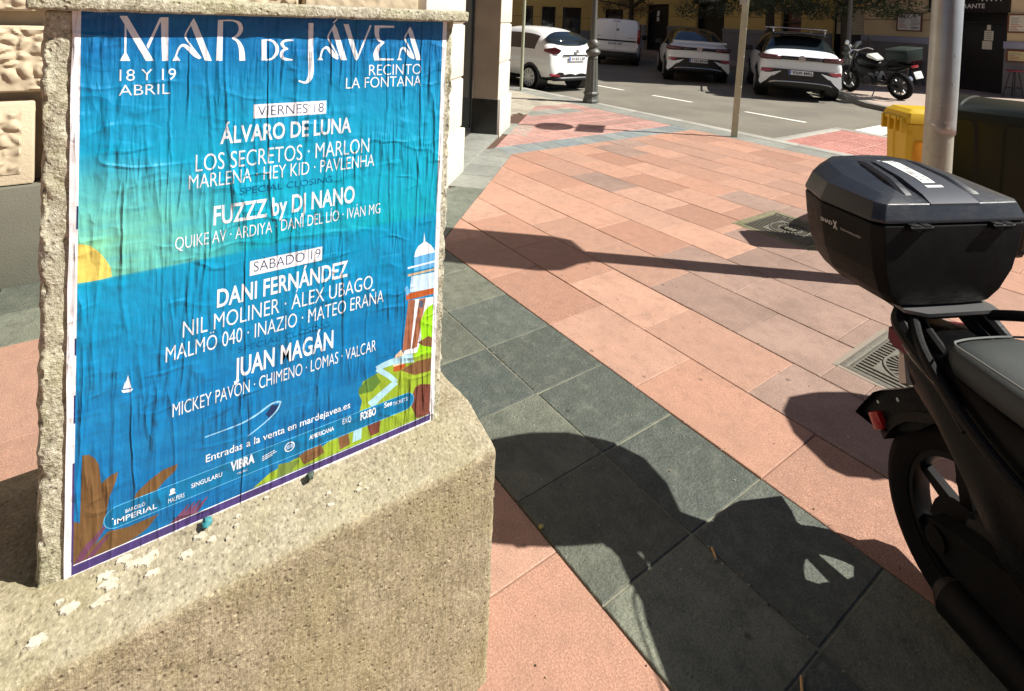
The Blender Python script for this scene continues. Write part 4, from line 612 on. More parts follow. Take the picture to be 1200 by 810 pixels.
bm = NB(); F(bm, -1.62, -1.36, 0, 2.1, -.02, .28, 0); F(bm, -1.66, -1.32, 2.1, 2.3, -.03, .28, 1); obj('side_post', bm, [greyw, mat('green_cap', (.22, .27, .14), .7)], fb)
# upper storeys with balconies' windows, above the frame of the photograph
for k in range(2):
    for s in (-18, -15, -12, -9, -6, -3, -.4):
        bm = NB(); F(bm, s-.55, s+.55, 4.0+k*3, 6.2+k*3, -.03, .02, 0, .01); obj('window', bm, darkglass, fb)
        if k > 0 and s > -16: continue
bm = NB()
fpt = lambda y: (lambda a, b: (a, y, b))
F(bm, -14.2, -11.4, 2.72, 3.02, -.07, .0, 0)
add_text(bm, 'RESTAURANTE', -13.6, -12.0, 2.80, .13, lambda a, b: (a, -.078, b), 1)
add_text(bm, 'CAFÉ  BAR', -13.35, -12.25, 2.45, .12, lambda a, b: (a, .28, b), 1, .01)
obj('sign_board', bm, [voidm, white], fb, recalc=False)
bm = NB(); F(bm, -1.75, .5, 2.3, 3.05, -.06, .3, 0)
add_text(bm, 'RESTAURANTE', -1.38, -.12, 2.42, .13, lambda a, b: (a, -.068, b), 1, .006)
for q in range(5): tube(bm, [(-.3+.12*q, -.068, 2.66), (-.22+.12*q, -.068, 2.8-.03*(q % 2)), (-.2+.12*q, -.068, 2.62)], .012, 6, 1, 3)
obj('sign_board', bm, [voidm, white], fb, recalc=False)
bm = NB(); F(bm, -.32, -.08, 1.5, 1.78, .285, .297); F(bm, -.36, -.1, 1.24, 1.48, .284, .297); F(bm, -.26, -.16, 1.8, 1.95, .285, .297)
for q in range(4): F(bm, -.28, -.12, 1.55+q*.055, 1.565+q*.055, .282, .285, 1)
obj('door_notice', bm, [cream_p, mat('print_grey', (.25, .25, .25), .7)], fb)
bm = NB(); lathe(bm, [(0, .28), (.09, .285), (.13, .29), (.10, .297), (0, .298)], 'Y', 14, 0, (-18.1, 0, 2.25)); F(bm, -18.25, -18.0, 1.75, 2.2, .285, .297); obj('window_decal', bm, white, fb)
def menu_board(s0, s1, z0, z1, label, paper):
    o = thing('menu_board', label, 'menu board', FP0+FT*((s0+s1)/2)+Vector((0, 0, z0)), ang_f, 'menu boards on the bar wall')
    w = (s1-s0)/2; h = z1-z0
    bm = NB()
    b2(bm, -w, w, -.11, -.077, 0, .04); b2(bm, -w, w, -.11, -.077, h-.04, h); b2(bm, -w, -w+.04, -.11, -.077, .04, h-.04); b2(bm, w-.04, w, -.11, -.077, .04, h-.04)
    obj('frame', bm, redbr, o)
    bm = NB(); b2(bm, -w+.04, w-.04, -.095, -.078, .04, h-.04)
    R = random.Random(int(s0*100))
    for col in (0, 1):
        z = h-.12
        while z > .08:
            L = R.uniform(.4, .95)*(w-.08); x0 = -w+.08+col*(w-.03)
            b2(bm, x0, x0+L, -.0965, -.0945, z, z+.016, 2 if col == 0 and z < h*.45 else 1); z -= .045
    b2(bm, w*.2, w*.75, -.0966, -.0944, .09, .14, 1)
    obj('menu_sheet', bm, [paper, mat('print_grey', (.25, .25, .25), .7), mat('print_red', (.5, .12, .1), .7)], o); return o
menu_board(-2.75, -1.9, 1.68, 2.28, 'white menu sheet in a wooden frame above the parked motorcycle', white)
menu_board(.5, 1.3, 1.74, 2.26, 'upper cream menu frame right of the black restaurant door', cream_p)
menu_board(.52, 1.3, .94, 1.28, 'lower yellowish menu frame above the red stool', mat('yellow_paper', (.62, .56, .30), .6))
# wing closing the street behind the van
wq = FP0+FT*(-19.8); wd = Vector((-.62, -.785, 0)); ang_w = math.atan2(-wd.y, -wd.x)
wing = thing('ochre_house', 'dim ochre house with dark windows closing the street behind the white van', 'building', wq, ang_w)
WF = lambda bmm, w0, w1, z0, z1, y0, y1, mi=0: b2(bmm, -w1, -w0, y0, y1, z0, z1, mi)
bm = NB(); WF(bm, 0, 30, 3.2, 12, 0, .5)
wop = [(3.6, 4.75), (5.2, 6.05), (6.6, 7.1), (8.4, 9.4), (1.0, 2.1)]; wo = sorted(wop); e = [0]+[v for o in wo for v in o]+[30]
for a, b in zip(e[::2], e[1::2]): WF(bm, a, b, -.13, 3.2, 0, .5)
for a, b in wo: WF(bm, a, b, 2.4, 3.2, .001, .5)
obj('wall', bm, ochre, wing)
for a, b in zip(e[::2], e[1::2]):
    bm = NB(); WF(bm, a-.01, b+.01, -.13, 1.0, -.05, .01); obj('plinth', bm, greyw, wing)
    bm = NB(); WF(bm, a, b, 1.75, 1.78, -.006, .01); obj('groove_shade_strip', bm, mat('groove_shadow_render', (.22, .15, .06), .9), wing)  # again a dark strip coloured as the shade of a groove
    bm = NB(); WF(bm, a, b, 2.5, 2.6, -.05, .01); obj('moulding', bm, ochre, wing)
# unseen house added across the side street to block low sky and deepen shadows
ob = thing('sky_block_house', 'added tall dark brick house across the side street, unseen beyond the right edge', 'building', (14, -8, 0))
bm = NB(); b2(bm, 0, 6, -22, 9, -.14, 16); obj('wall', bm, MATS['dark_unseen_brick'], ob)
for k in range(5):
    for j in range(8): bm = NB(); b2(bm, -.03, .02, -20+j*3.6, -18.7+j*3.6, 1+k*3, 2.9+k*3); obj('window', bm, darkglass, ob)
for a, b in wo:
    bm = NB(); WF(bm, a, b, 0, 2.4, .3, .33); obj('window', bm, darkglass, wing)
    bm = NB(); WF(bm, a, a+.06, 0, 2.4, .15, .29); WF(bm, b-.06, b, 0, 2.4, .15, .29); WF(bm, a+.06, b-.06, 2.33, 2.4, .15, .29); obj('window_frame', bm, blackmetal, wing)
# ------------------------------------------------------------------ concrete poster pillar
conc = concrete('pillar_plaster', (.50, .47, .38), (.24, .22, .14), bump=.006)
concb = concrete('base_concrete', (.38, .325, .22), (.235, .195, .12), streak=.26, bump=.004)
concl = concrete('ledge_concrete', (.345, .305, .215), (.235, .20, .13), bump=.0035)
def rough_box(x0, x1, y0, y1, z0, z1, step, amp, scale, rnd=.01, seed=0, slope=None):
    bmm = NB(); add_box(bmm, ((x0+x1)/2, (y0+y1)/2, (z0+z1)/2), (x1-x0, y1-y0, z1-z0))
    es = bmm.edges[:]; bmesh.ops.bevel(bmm, geom=es, offset=rnd, segments=2, affect='EDGES', profile=.6)
    for ax, (a, b) in enumerate(((x0, x1), (y0, y1), (z0, z1))):
        n = max(1, int((b-a)/step))
        for i in range(1, n):
            co = [0, 0, 0]; no = [0, 0, 0]; co[ax] = a+(b-a)*i/n; no[ax] = 1
            bmesh.ops.bisect_plane(bmm, geom=bmm.verts[:]+bmm.edges[:]+bmm.faces[:], plane_co=co, plane_no=no)
    if slope:
        for v in bmm.verts: slope(v)
    bmm.normal_update()
    offs = []
    for v in bmm.verts:
        p = v.co*scale+Vector((seed, seed*2.3, 0))
        d = noise.fractal(p, .9, 2.1, 4)*amp
        nearedge = sum(1 for c, (a, b) in zip(v.co, ((x0, x1), (y0, y1), (z0, z1))) if min(abs(c-a), abs(c-b)) < rnd*1.6)
        if nearedge >= 2: d -= abs(noise.noise(p*3.3))*amp*2.2
        offs.append(v.normal*d)
    for v, d in zip(bmm.verts, offs): v.co += d
    return bmm
pil = thing('poster_pillar', 'rough grey concrete poster pillar with a wide ledge base covered by the blue poster', 'pillar', (-1.2, 0, 0))
YL, YR = -.083, .694
bm = rough_box(-.27, -.0035, YL, YR, .60, 1.615, .0085, .0042, 30, .008, 1)
obj('slab', bm, conc, pil, ang=80)
bm = rough_box(-.30, .034, YL-.02, YR+.02, 1.613, 1.640, .016, .0018, 40, .006, 4)
obj('cap', bm, conc, pil, ang=80)
def ledge(v):
    # the top falls from the pillar to the rim; front face drops straight
    if v.co.z > .5:
        d = max(0, v.co.x-.0); v.co.z -= d*.35
        db = max(0, -.27-v.co.x); v.co.z -= db*.35
bm = rough_box(-.40, .12, -.30, .785, -.15, .628, .02, .0022, 22, .014, 9, ledge)
for f in bm.faces:
    c = f.calc_center_median(); f.material_index = 1 if c.z > .545 and f.normal.z > .3 else 0
obj('base', bm, [concb, concl], pil, ang=80)
bm = NB(); R = random.Random(3)            # flaking lime and glue below the poster
for (y, dx, s, n) in ((.01, .04, .026, 5), (.06, .05, .018, 4), (.14, .03, .016, 3), (.24, .03, .009, 4), (.36, .05, .007, 4), (.48, .06, .008, 4), (-.06, .06, .020, 3)):
    for q in range(n):
        cx, cy = dx+R.uniform(-.03, .03), y+R.uniform(-.045, .045); k = R.uniform(.4, 1)*s
        if cx < .012: cx = .012
        pts = [(cx+cos(a)*k*(.36+.30*noise.noise(Vector((cos(a)*2, sin(a)*2, q+y*40)))), cy+sin(a)*k*(.8+.6*noise.noise(Vector((cos(a)*2.4, sin(a)*2.4, q*3+y*70)))) ) for a in [i*2*pi/26 for i in range(26)]]
        zt = lambda a, b: .632-a*.35
        ring_loft(bm, [[(a, b, zt(a, b)-.006) for a, b in pts], [(cx+(a-cx)*.85, cy+(b-cy)*.85, zt(a, b)+.0006) for a, b in pts]])
obj('flaked_paint', bm, mat('lime_flakes', (.52, .475, .37), .9, .35, 60, .003, 160, dirt=.5, dirtcol=(.33, .29, .2)), pil)
for i, (y, dx, col) in enumerate(((.172, .012, (.03, .22, .24)), (.368, .010, (.04, .06, .045)))):
    bm = NB(); bmesh.ops.create_icosphere(bm, subdivisions=2, radius=.0085)
    for v in bm.verts: v.co += v.co.normalized()*noise.noise(v.co*130+Vector((i*9, 0, 0)))*.006; v.co.z *= .8
    tag(obj('paper_scrap', bm, mat('teal_scrap' if i == 0 else 'dark_scrap', col, .6), loc=(-1.2+dx+.008, y, .636)), ('crumpled teal paper scrap lying on the concrete ledge', 'dark rotten scrap on the concrete ledge below the poster middle')[i], 'scrap')

# ------------------------------------------------------------------ the poster (local x right, y up, z out of the wall)
PW, PH = .716, 1.0
RP = Matrix(((0, 0, 1), (1, 0, 0), (0, 1, 0)))
INK = {'white': (.78, .81, .86), 'ink': S(40, 45, 90), 'teal': S(0, 92, 140), 'sun': S(212, 192, 98), 'pale': S(225, 232, 238), 'pale2': S(190, 215, 235), 'brown': S(150, 95, 70),
 'slate': S(70, 80, 100), 'rust': S(170, 85, 40), 'ltblue': S(95, 165, 215), 'tan': S(190, 165, 130), 'green': S(140, 165, 45), 'lime': S(145, 210, 30), 'brown2': S(120, 85, 55), 'brown3': S(110, 60, 50),
 'peach': S(240, 195, 160), 'dgreen': S(85, 120, 50), 'dgreen2': S(110, 130, 60), 'river': S(165, 205, 220), 'palm': S(108, 80, 48), 'plum': S(105, 62, 88), 'navy': S(25, 50, 90), 'wake': S(140, 195, 230),
 'band': S(70, 55, 110), 'pill': S(0, 108, 155), 'pillline': S(95, 180, 225), 'paper': (.76, .75, .77)}
pm = [print_mat('poster_sky_and_sea', (0, 0, 0), [(.0, S(0, 92, 150)), (.3, S(0, 110, 166)), (.5, S(0, 136, 178)), (.522, S(0, 142, 180)), (.53, S(0, 152, 172)), (.62, S(0, 158, 184)), (.80, S(0, 138, 180)), (.92, S(0, 104, 162)), (1.0, S(0, 74, 140))])]
pidx = {'bg': 0}
for k, c in INK.items(): pidx[k] = len(pm); pm.append(print_mat('poster_'+k, c))
bm = NB()
# deckle-edged sheet with a real gentle ripple along its border
def sheet_edge(n, f): return [f(i/n) for i in range(n)]
R = random.Random(5); nz = lambda t, s: noise.noise(Vector((t*9, s, 0)))*.0022
edge = sheet_edge(40, lambda t: (t*PW, nz(t, 1)))+sheet_edge(60, lambda t: (PW+nz(t, 5), t*PH))+sheet_edge(40, lambda t: (PW*(1-t), PH+nz(t, 9)))+sheet_edge(60, lambda t: (nz(t, 13), PH*(1-t)))
ring_loft(bm, [[(a, b, -.0025) for a, b in edge], [(a, b, .0012) for a, b in edge]], True, True, pidx['paper'])
Z = [.0012]
def layer(): Z[0] += .000006; return Z[0]
def clipu(P, x0=.0125, x1=PW-.011, y0=.0275, y1=PH):
    if poly_area(P) < 0: P = P[::-1]
    for a, b in (((x0, 9), (x0, -9)), ((x1, -9), (x1, 9)), ((-9, y0), (9, y0)), ((9, y1), (-9, y1))):
        P = clip_poly(P, a, b)
        if len(P) < 3: return P
    return P
def flat(P, c, z=None, clip=True):
    P = clipu([tuple(p) for p in P]) if clip else P
    if len(P) < 3: return
    z = layer() if z is None else z
    try:
        f = bm.faces.new([bm.verts.new((a, b, z)) for a, b in P]); f.material_index = pidx[c]; f.normal_update()
        if f.normal.z < 0: f.normal_flip()
    except ValueError: pass
flat([(.010, .0095), (PW-.009, .0125), (PW-.009, .034), (.010, .034)], 'band', clip=False)
flat([(.0095, .034), (.0125, .034), (.0125, .21), (.0095, .21)], 'band', clip=False)
for v0, v1 in ((.28, .33), (.40, .43), (.62, .66)): flat([(.010, v0), (.0125, v0), (.0125, v1), (.010, v1)], 'ink', clip=False)
flat([(.0125, .0275), (PW-.011, .0275), (PW-.011, PH), (.0125, PH)], 'bg', clip=False)
flat([(.0125, .0255), (PW-.013, .0262), (PW-.013, .0275), (.0125, .0275)], 'white', clip=False)
for P, c in ART: flat(P, c)
def strip_poly(L, Rr, c, clip=True):
    z = layer()
    for i in range(len(L)-1): flat([L[i], L[i+1], Rr[i+1], Rr[i]], c, z, clip)
for (L, Rr), c in STRIPS:
    if c != 'white': strip_poly(L, Rr, c)
# sponsors' capsule
pv, ph, pu0, pu1 = .0835, .0205, .0545, .661
cap = [(pu1-ph+ph*cos(a), pv+ph*sin(a)) for a in [(-90+i*15)*pi/180 for i in range(13)]]+[(pu0+ph+ph*cos(a), pv+ph*sin(a)) for a in [(90+i*15)*pi/180 for i in range(13)]]
z = layer(); cap2 = [(pv_[0], pv_[1]) for pv_ in cap]
flat(cap, 'pill', z)
z = layer(); ins = [(pu1-ph+(ph-.0012)*cos(a), pv+(ph-.0012)*sin(a)) for a in [(-90+i*15)*pi/180 for i in range(13)]]+[(pu0+ph+(ph-.0012)*cos(a), pv+(ph-.0012)*sin(a)) for a in [(90+i*15)*pi/180 for i in range(13)]]
for i in range(len(cap)): flat([cap[i], cap[(i+1) % len(cap)], ins[(i+1) % len(cap)], ins[i]], 'pillline', z)
for P, c in POLYS: flat(P, c)
for (L, Rr), c in STRIPS:
    if c == 'white': strip_poly(L, Rr, c)
for y0, y1 in ((.790, .818), (.473, .503)):
    flat([(.2865, y0), (.4298, y0), (.4298, y1), (.2865, y1)], 'white', clip=False)
for s, u0, u1, v, ch, w, c, st in TEXTS:
    z = layer(); add_text(bm, s, u0, u1, v, ch, lambda a, b: (a, b, z), pidx[c], {-1: -.010, 0: -.006, 1: .006, 2: .018, 3: .04}[w])
def ringmark(u, v, r0, r1, c='white'):
    z = layer(); n = 20
    for i in range(n):
        a, b = 2*pi*i/n, 2*pi*(i+1)/n
        flat([(u+r0*cos(a), v+r0*sin(a)), (u+r1*cos(a), v+r1*sin(a)), (u+r1*cos(b), v+r1*sin(b)), (u+r0*cos(b), v+r0*sin(b))], c, z)
ringmark(.373, .0865, .0085, .0103); 
for k in (-.003, 0, .003): flat([(.366, .0858+k), (.380, .0872+k), (.380, .0882+k), (.366, .0868+k)], 'white')
for k, L in ((.004, .024), (0, .028), (-.004, .02)): flat([(.319, .083+k), (.319+L, .087+k), (.319+L, .0885+k), (.319, .0845+k)], 'white')
ringmark(.1603, .092, .0, .0042); flat([(.1545, .0845), (.166, .0845), (.1635, .0885), (.157, .0885)], 'white'); ringmark(.068, .083, 0, .0012)
for f in bm.faces: f.smooth = False
poster = obj('poster', bm, pm, recalc=False)
poster.matrix_world = Matrix.Translation((-1.2, -.045, .62)) @ RP.to_4x4()
tag(poster, 'wrinkled blue concert poster with white lettering and a lighthouse pasted on the pillar', 'poster')
# ------------------------------------------------------------------ scooter in the foreground (local x forwards, y left, z up; origin under the rear axle)
blk = mat('black_plastic', (.004, .0042, .0045), .5, .15, 20, .0006, 500, spec=.16)
blkg = mat('black_gloss', (.004, .004, .0045), .3, .1, 8, spec=.16)
lidm = mat('top_case_lid', (.018, .022, .030), .34, .12, 30, .0004, 700)
for nm_ in ('black_plastic', 'black_gloss', 'top_case_lid'):
    t_ = NT(MATS[nm_]); b_ = t_.n['Principled BSDF']; v_ = t_.coord(); d_ = t_.noise(v_, 9, 6, .7); s_ = t_.noise(t_.coord((40, 4, 40)), 6, 3, .7); r0_ = b_.inputs['Roughness'].default_value
    t_.link(t_.ramp(t_.math('MULTIPLY', t_.math('ADD', d_, s_), .5), [(.35, r0_-.1), (.65, r0_+.22)]), b_.inputs['Roughness'])
    src_ = b_.inputs['Base Color'].links[0].from_socket; sp_ = t_.ramp(t_.noise(v_, 330, 2, .7), [(.72, 0.0), (.80, .35)])
    t_.link(t_.mix(sp_, t_.mix(t_.ramp(d_, [(.5, 0.0), (.75, .035)]), src_, (.16, .14, .11)), (.12, .11, .09)), b_.inputs['Base Color'])
rub = mat('tyre_rubber', (.006, .006, .006), .85, .2, 30, .001, 200, spec=.15)
rimm = mat('dark_rim', (.004, .004, .0045), .45, spec=.15)
steel = mat('steel', (.55, .55, .54), .28, .1, 20, metal=1)
seatm = mat('seat_vinyl', (.040, .047, .046), .55, .15, 14, .0012, 900)
redl = mat('red_lens', (.30, .010, .012), .2, .1, 10, coat=.2)
darkred = mat('dark_red_lens', (.12, .006, .02), .25, .1, 10)
clearl = mat('clear_lens', (.55, .52, .46), .12, .1, 10, coat=.6)
stick = mat('sticker_white', (.80, .80, .78), .5)
olive = mat('grey_trim', (.09, .085, .065), .35, .1, 10)
magenta = mat('magenta_mark', (.45, .03, .10), .4)
def wheel_geo(R, hw, rimR, spokes, seg=48, spoke_w=.022):
    t = NB(); prof = []
    n = 10
    for i in range(n+1):
        a = pi*i/n; prof.append((rimR+(R-rimR)*sin(a)**.55, -hw*cos(a)*(.55+.45*sin(a)**.4)))
    rings = []
    for r, h in prof+[(rimR, prof[-1][1]*.7), (rimR, -prof[-1][1]*.7)]:
        rings.append([(r*cos(2*pi*q/seg), h, r*sin(2*pi*q/seg)) for q in range(seg)])
    ring_loft(t, rings+[rings[0]], False, False); bmesh.ops.remove_doubles(t, verts=t.verts, dist=1e-5)
    for q in range(seg):                      # tread grooves cut as sunk blocks
        if q % 2: continue
    r = NB(); lip = hw*.5
    rg = [[(x*cos(2*pi*q/seg), y, x*sin(2*pi*q/seg)) for q in range(seg)] for x, y in ((rimR+.004, -lip), (rimR-.016, -lip), (rimR-.022, -lip*.5), (rimR-.022, lip*.5), (rimR-.016, lip), (rimR+.004, lip))]
    ring_loft(r, rg+[rg[0]], False, False); bmesh.ops.remove_doubles(r, verts=r.verts, dist=1e-5)
    lathe(r, [(0, -lip*1.05), (.055, -lip*1.0), (.06, -lip*.7), (.06, lip*.7), (.055, lip), (0, lip*1.05)], 'Y', 20)
    for k in range(spokes):
        a = 2*pi*k/spokes+rad(160)
        d = Vector((cos(a), 0, sin(a))); p = Vector((-sin(a), 0, cos(a)))
        ring_loft(r, [[d*.045+p*w*1.3+Vector((0, y, 0)) for w, y in ((-spoke_w, -lip*.5), (spoke_w, -lip*.5), (spoke_w, lip*.5), (-spoke_w, lip*.5))], [d*(rimR-.014)+p*w*.75+Vector((0, y, 0)) for w, y in ((-spoke_w, -lip*.4), (spoke_w, -lip*.4), (spoke_w, lip*.4), (-spoke_w, lip*.4))]])
    return t, r
def wheel_part(parent, R, hw, rimR, spokes, loc, name='wheel', rm=None, sw=.016):
    t, r = wheel_geo(R, hw, rimR, spokes, spoke_w=sw)
    w = obj(name, t, rub, parent, loc, ang=50); obj('rim', r, rm or rimm, w, ang=30); return w
def rb(bmm, f0, f1, y0, y1, z0, z1, mi=0, bev=0): return b2(bmm, f0, f1, y0, y1, z0, z1, mi, bev)
sco = thing('scooter', 'black scooter with a large black top case parked at the right edge', 'scooter', (-.445, 1.96, 0), rad(-26), 'parked scooters')
wheel_part(sco, .265, .062, .188, 7, (0, 0, .265))
wheel_part(sco, .275, .052, .185, 6, (1.36, 0, .275))
bm = NB()                                  # rear mudguard hugging the tyre, with the bump on its top
rings = []
for i in range(15):
    a = rad(28+i*9.5); R0 = .278+(.012 if 5 <= i <= 8 else 0); rings.append([(R0*cos(a)*k, y, .265+R0*sin(a)*k) for y, k in ((-.068, .93), (-.060, 1.02), (-.03, 1.05), (.03, 1.05), (.060, 1.02), (.068, .93))])
ring_loft(bm, rings, True, True)
obj('mudguard', bm, blk, sco)
bm = NB()                                  # number-plate carrier jutting out behind
prof = [(a+.07, b+.035) for a, b in [(-.425, .325), (-.415, .345), (-.36, .435), (-.335, .458), (-.27, .505), (-.20, .56), (-.08, .60), (-.05, .55), (-.15, .485), (-.20, .425), (-.26, .375), (-.31, .345), (-.36, .33)]]
ring_loft(bm, [[(a, -.055, b+.004) for a, b in prof], [(a, -.075, b) for a, b in prof], [(a, .085, b) for a, b in prof], [(a, .065, b+.004) for a, b in prof]])
pc_ = obj('plate_carrier', bm, blkg, sco)
bm = NB(); add_box(bm, (-.275, -.05, .387), (.045, .05, .05), Matrix.Rotation(rad(-38), 3, 'Y'), 0, .006); obj('reflector', bm, redl, pc_)
bm = NB(); add_box(bm, (-.315, .005, .385), (.006, .11, .08), Matrix.Rotation(rad(38), 3, 'Y'), 0, .002); obj('number_plate', bm, stick, pc_)
bm = NB()
for y in (-.079, .089): cyl(bm, (-.19, y, .515), (-.19, y+.004*(1 if y > 0 else -1), .515), .006, seg=10); cyl(bm, (-.26, y, .46), (-.26, y+.004*(1 if y > 0 else -1), .46), .005, seg=10)
obj('bolt', bm, steel, pc_)
def sec(f, hw, z0, z1, top=.7, n=14):
    P = []
    for i in range(n):
        a = 2*pi*i/n; c, s_ = cos(a), sin(a); y = hw*math.copysign(abs(c)**.6, c); z = (z0+z1)/2+(z1-z0)/2*math.copysign(abs(s_)**.6, s_)
        if s_ > 0: y *= 1-(1-top)*s_
        P.append((f, y, z))
    return P
bm = NB()                                  # body: tail, side panels, floor, leg shield, nose
ring_loft(bm, [sec(-.24, .03, .69, .745), sec(-.19, .10, .655, .765), sec(-.10, .145, .60, .775), sec(0, .165, .545, .77), sec(.1, .185, .455, .765), sec(.2, .20, .34, .755), sec(.35, .205, .27, .745), sec(.5, .20, .25, .70), sec(.62, .185, .23, .56), sec(.68, .175, .21, .40), sec(.8, .175, .20, .335), sec(.95, .175, .20, .335), sec(1.02, .19, .22, .45), sec(1.10, .21, .26, .80), sec(1.17, .215, .32, .93), sec(1.25, .20, .40, 1.0), sec(1.36, .16, .50, .99), sec(1.45, .09, .58, .90), sec(1.5, .02, .66, .80)])
body = obj('body', bm, blkg, sco)
bm = NB()                                  # trim lines along the tail
for y in (-1, 1):
    tube(bm, [(-.165, .088*y, .665), (-.12, .105*y, .64), (-.07, .12*y, .61)], [.009, .005], 8)
    tube(bm, [(-.20, .09*y, .72), (-.08, .155*y, .715), (.08, .185*y, .69), (.25, .205*y, .63)], .004, 8)
obj('trim', bm, olive, sco)
bm = NB()
add_box(bm, (.30, -.206, .56), (.05, .004, .012), Matrix.Rotation(rad(35), 3, 'Y')); add_box(bm, (.33, -.206, .535), (.07, .004, .010), Matrix.Rotation(rad(35), 3, 'Y'))
obj('emblem', bm, magenta, sco)
bm = NB()                                  # stepped seat
st = [(-.015, .10, .745, .785), (.0, .128, .725, .806), (.03, .148, .715, .815), (.1, .158, .71, .82), (.25, .165, .705, .815), (.40, .17, .70, .80), (.46, .17, .70, .815), (.50, .165, .70, .80), (.62, .155, .69, .765), (.75, .12, .68, .75), (.84, .08, .68, .735), (.86, .05, .69, .725)]
def seat_sec(f, hw, z0, z1):
    P = []
    for q in range(18):
        a = 2*pi*q/18; c, s_ = cos(a), sin(a)
        P.append((f, hw*math.copysign(abs(c)**.5, c), (z0+z1)/2+(z1-z0)/2*math.copysign(abs(s_)**.75, s_)))
    return P
ring_loft(bm, [seat_sec(*s) for s in st])
seat_o = obj('seat', bm, seatm, sco, ang=60)
bm = NB()
for y in (-1, 1): tube(bm, [(0.0, .11*y, .806), (.03, .136*y, .812), (.1, .147*y, .816), (.25, .152*y, .812), (.40, .157*y, .798)], .0028, 6)
tube(bm, [(.0, -.11, .806), (-.012, -.06, .803), (-.014, 0, .803), (-.012, .06, .803), (.0, .11, .806)], .0028, 6)
obj('piping', bm, mat('seat_piping', (.16, .17, .16), .5), seat_o)
bm = NB()                                  # rear lamp below the rack
ring_loft(bm, [[(-.215+abs(y)*.35, y, .695), (-.235+abs(y)*.35, y, .71), (-.235+abs(y)*.35, y, .742), (-.19+abs(y)*.35, y, .75), (-.12, y, .74), (-.12, y, .70)] for y in (-.13, -.08, 0, .08, .13)])
obj('tail_light', bm, darkred, sco)
for y in (-1, 1):
  bm = NB(); ring_loft(bm, [[(-.175, .10*y, .692), (-.165, .115*y, .645), (-.13, .142*y, .61), (-.10, .150*y, .63), (-.13, .132*y, .69)], [(-.165, .09*y, .69), (-.155, .105*y, .645), (-.12, .13*y, .61), (-.09, .138*y, .63), (-.12, .12*y, .69)]])
  obj('indicator', bm, mat('smoked_lens', (.22, .20, .17), .2), sco)
bm = NB()                                  # rack: arms and plate
for y in (-1, 1):
    tube(bm, [(-.15, .12*y, .808), (-.13, .145*y, .785), (-.06, .152*y, .74), (.03, .16*y, .69), (.1, .17*y, .64)], [.028, .026, .020, .016], 10)
    tube(bm, [(-.20, .07*y, .84), (-.12, .08*y, .78), (-.04, .09*y, .74)], .016, 8)
ring_loft(bm, [[(f, w, z) for f, w in ((-.42, -.10), (-.13, -.125), (-.11, -.06), (-.11, .06), (-.13, .125), (-.42, .10))] for z in (.806, .822)])
obj('rack', bm, blk, sco)
bm = NB(); ring_loft(bm, [[(f, w, z) for f, w in ((-.40, -.115), (-.12, -.15), (-.09, -.10), (-.09, .14), (-.12, .15), (-.40, .115))] for z in (.824, .834)]); obj('rack_plate', bm, mat('grey_plate', (.10, .10, .10), .35), sco)
bm = NB(); tube(bm, [(-.10, .115, .815), (.0, .15, .858), (.08, .185, .862), (.22, .215, .83), (.34, .21, .775), (.40, .19, .73)], .0145, 10); obj('grab_rail', bm, blk, sco)
bm = NB(); tube(bm, [(-.12, -.12, .81), (-.04, -.165, .76), (.08, -.195, .70), (.22, -.213, .645), (.36, -.208, .60)], .0145, 10); obj('grab_rail', bm, blk, sco)
# top case
case = None
OUT = [(-.095, .0), (-.095, .10), (-.100, .235), (-.125, .258), (-.31, .270), (-.44, .225), (-.525, .13), (-.54, 0)]
OUT = OUT+[(f, -y) for f, y in OUT[-2:0:-1]]
fc = -.31
def ringo(z, k, kf=None, dzf=0, rad_=0):
    R_ = []
    for f, y in OUT:
        zz = z+dzf*max(0, min(1, (f+.45)/.35))
        R_.append((fc+(f-fc)*(kf or k), y*k-.015, zz))
    return R_
SZ = 1.090
bm = NB()
ring_loft(bm, [ringo(.838, .60, .84), ringo(.846, .67, .87), ringo(.88, .79, .91), ringo(.945, .91, .96), ringo(1.02, .97, .985), ringo(SZ-.012, 1.0, 1.0), ringo(SZ-.006, 1.0, 1.0), ringo(SZ-.002, .985, .985)], mi=0)
case = obj('top_case', bm, blk, sco, ang=30)
md = case.modifiers.new('b', 'BEVEL'); md.width = .012; md.segments = 3; md.limit_method = 'ANGLE'; md.angle_limit = rad(14)
bm = NB()
ring_loft(bm, [ringo(SZ+.001, .985, .985), ringo(SZ+.003, 1.005, 1.005), ringo(SZ+.012, 1.008, 1.008), ringo(SZ+.062, .93, .94, -.008), ringo(SZ+.098, .74, .80, -.032), ringo(SZ+.112, .50, .58, -.035), ringo(SZ+.116, .25, .3, -.02)])
lid = obj('lid', bm, lidm, case, ang=40)
md = lid.modifiers.new('b', 'BEVEL'); md.width = .010; md.segments = 3; md.limit_method = 'ANGLE'; md.angle_limit = rad(12)
bm = NB()                                  # two raised ribs framing the sunk middle panel
for y0, y1 in ((.078, .115), (-.115, -.078)):
    o = -.015
    ring_loft(bm, [[(f, y0*k+o, z), (f, (y0*.75+y1*.25)*k+o, z+.007), (f, (y0*.3+y1*.7)*k+o, z+.007), (f, y1*k+o, z-.004), (f, y1*k+o, z-.03), (f, y0*k+o, z-.03)] for f, k, z in ((-.475, .75, SZ+.062), (-.42, .85, SZ+.100), (-.33, .95, SZ+.110), (-.22, 1.08, SZ+.092), (-.15, 1.2, SZ+.064), (-.118, 1.24, SZ+.036))])
obj('lid_rib', bm, lidm, lid, ang=25)
bm = NB()
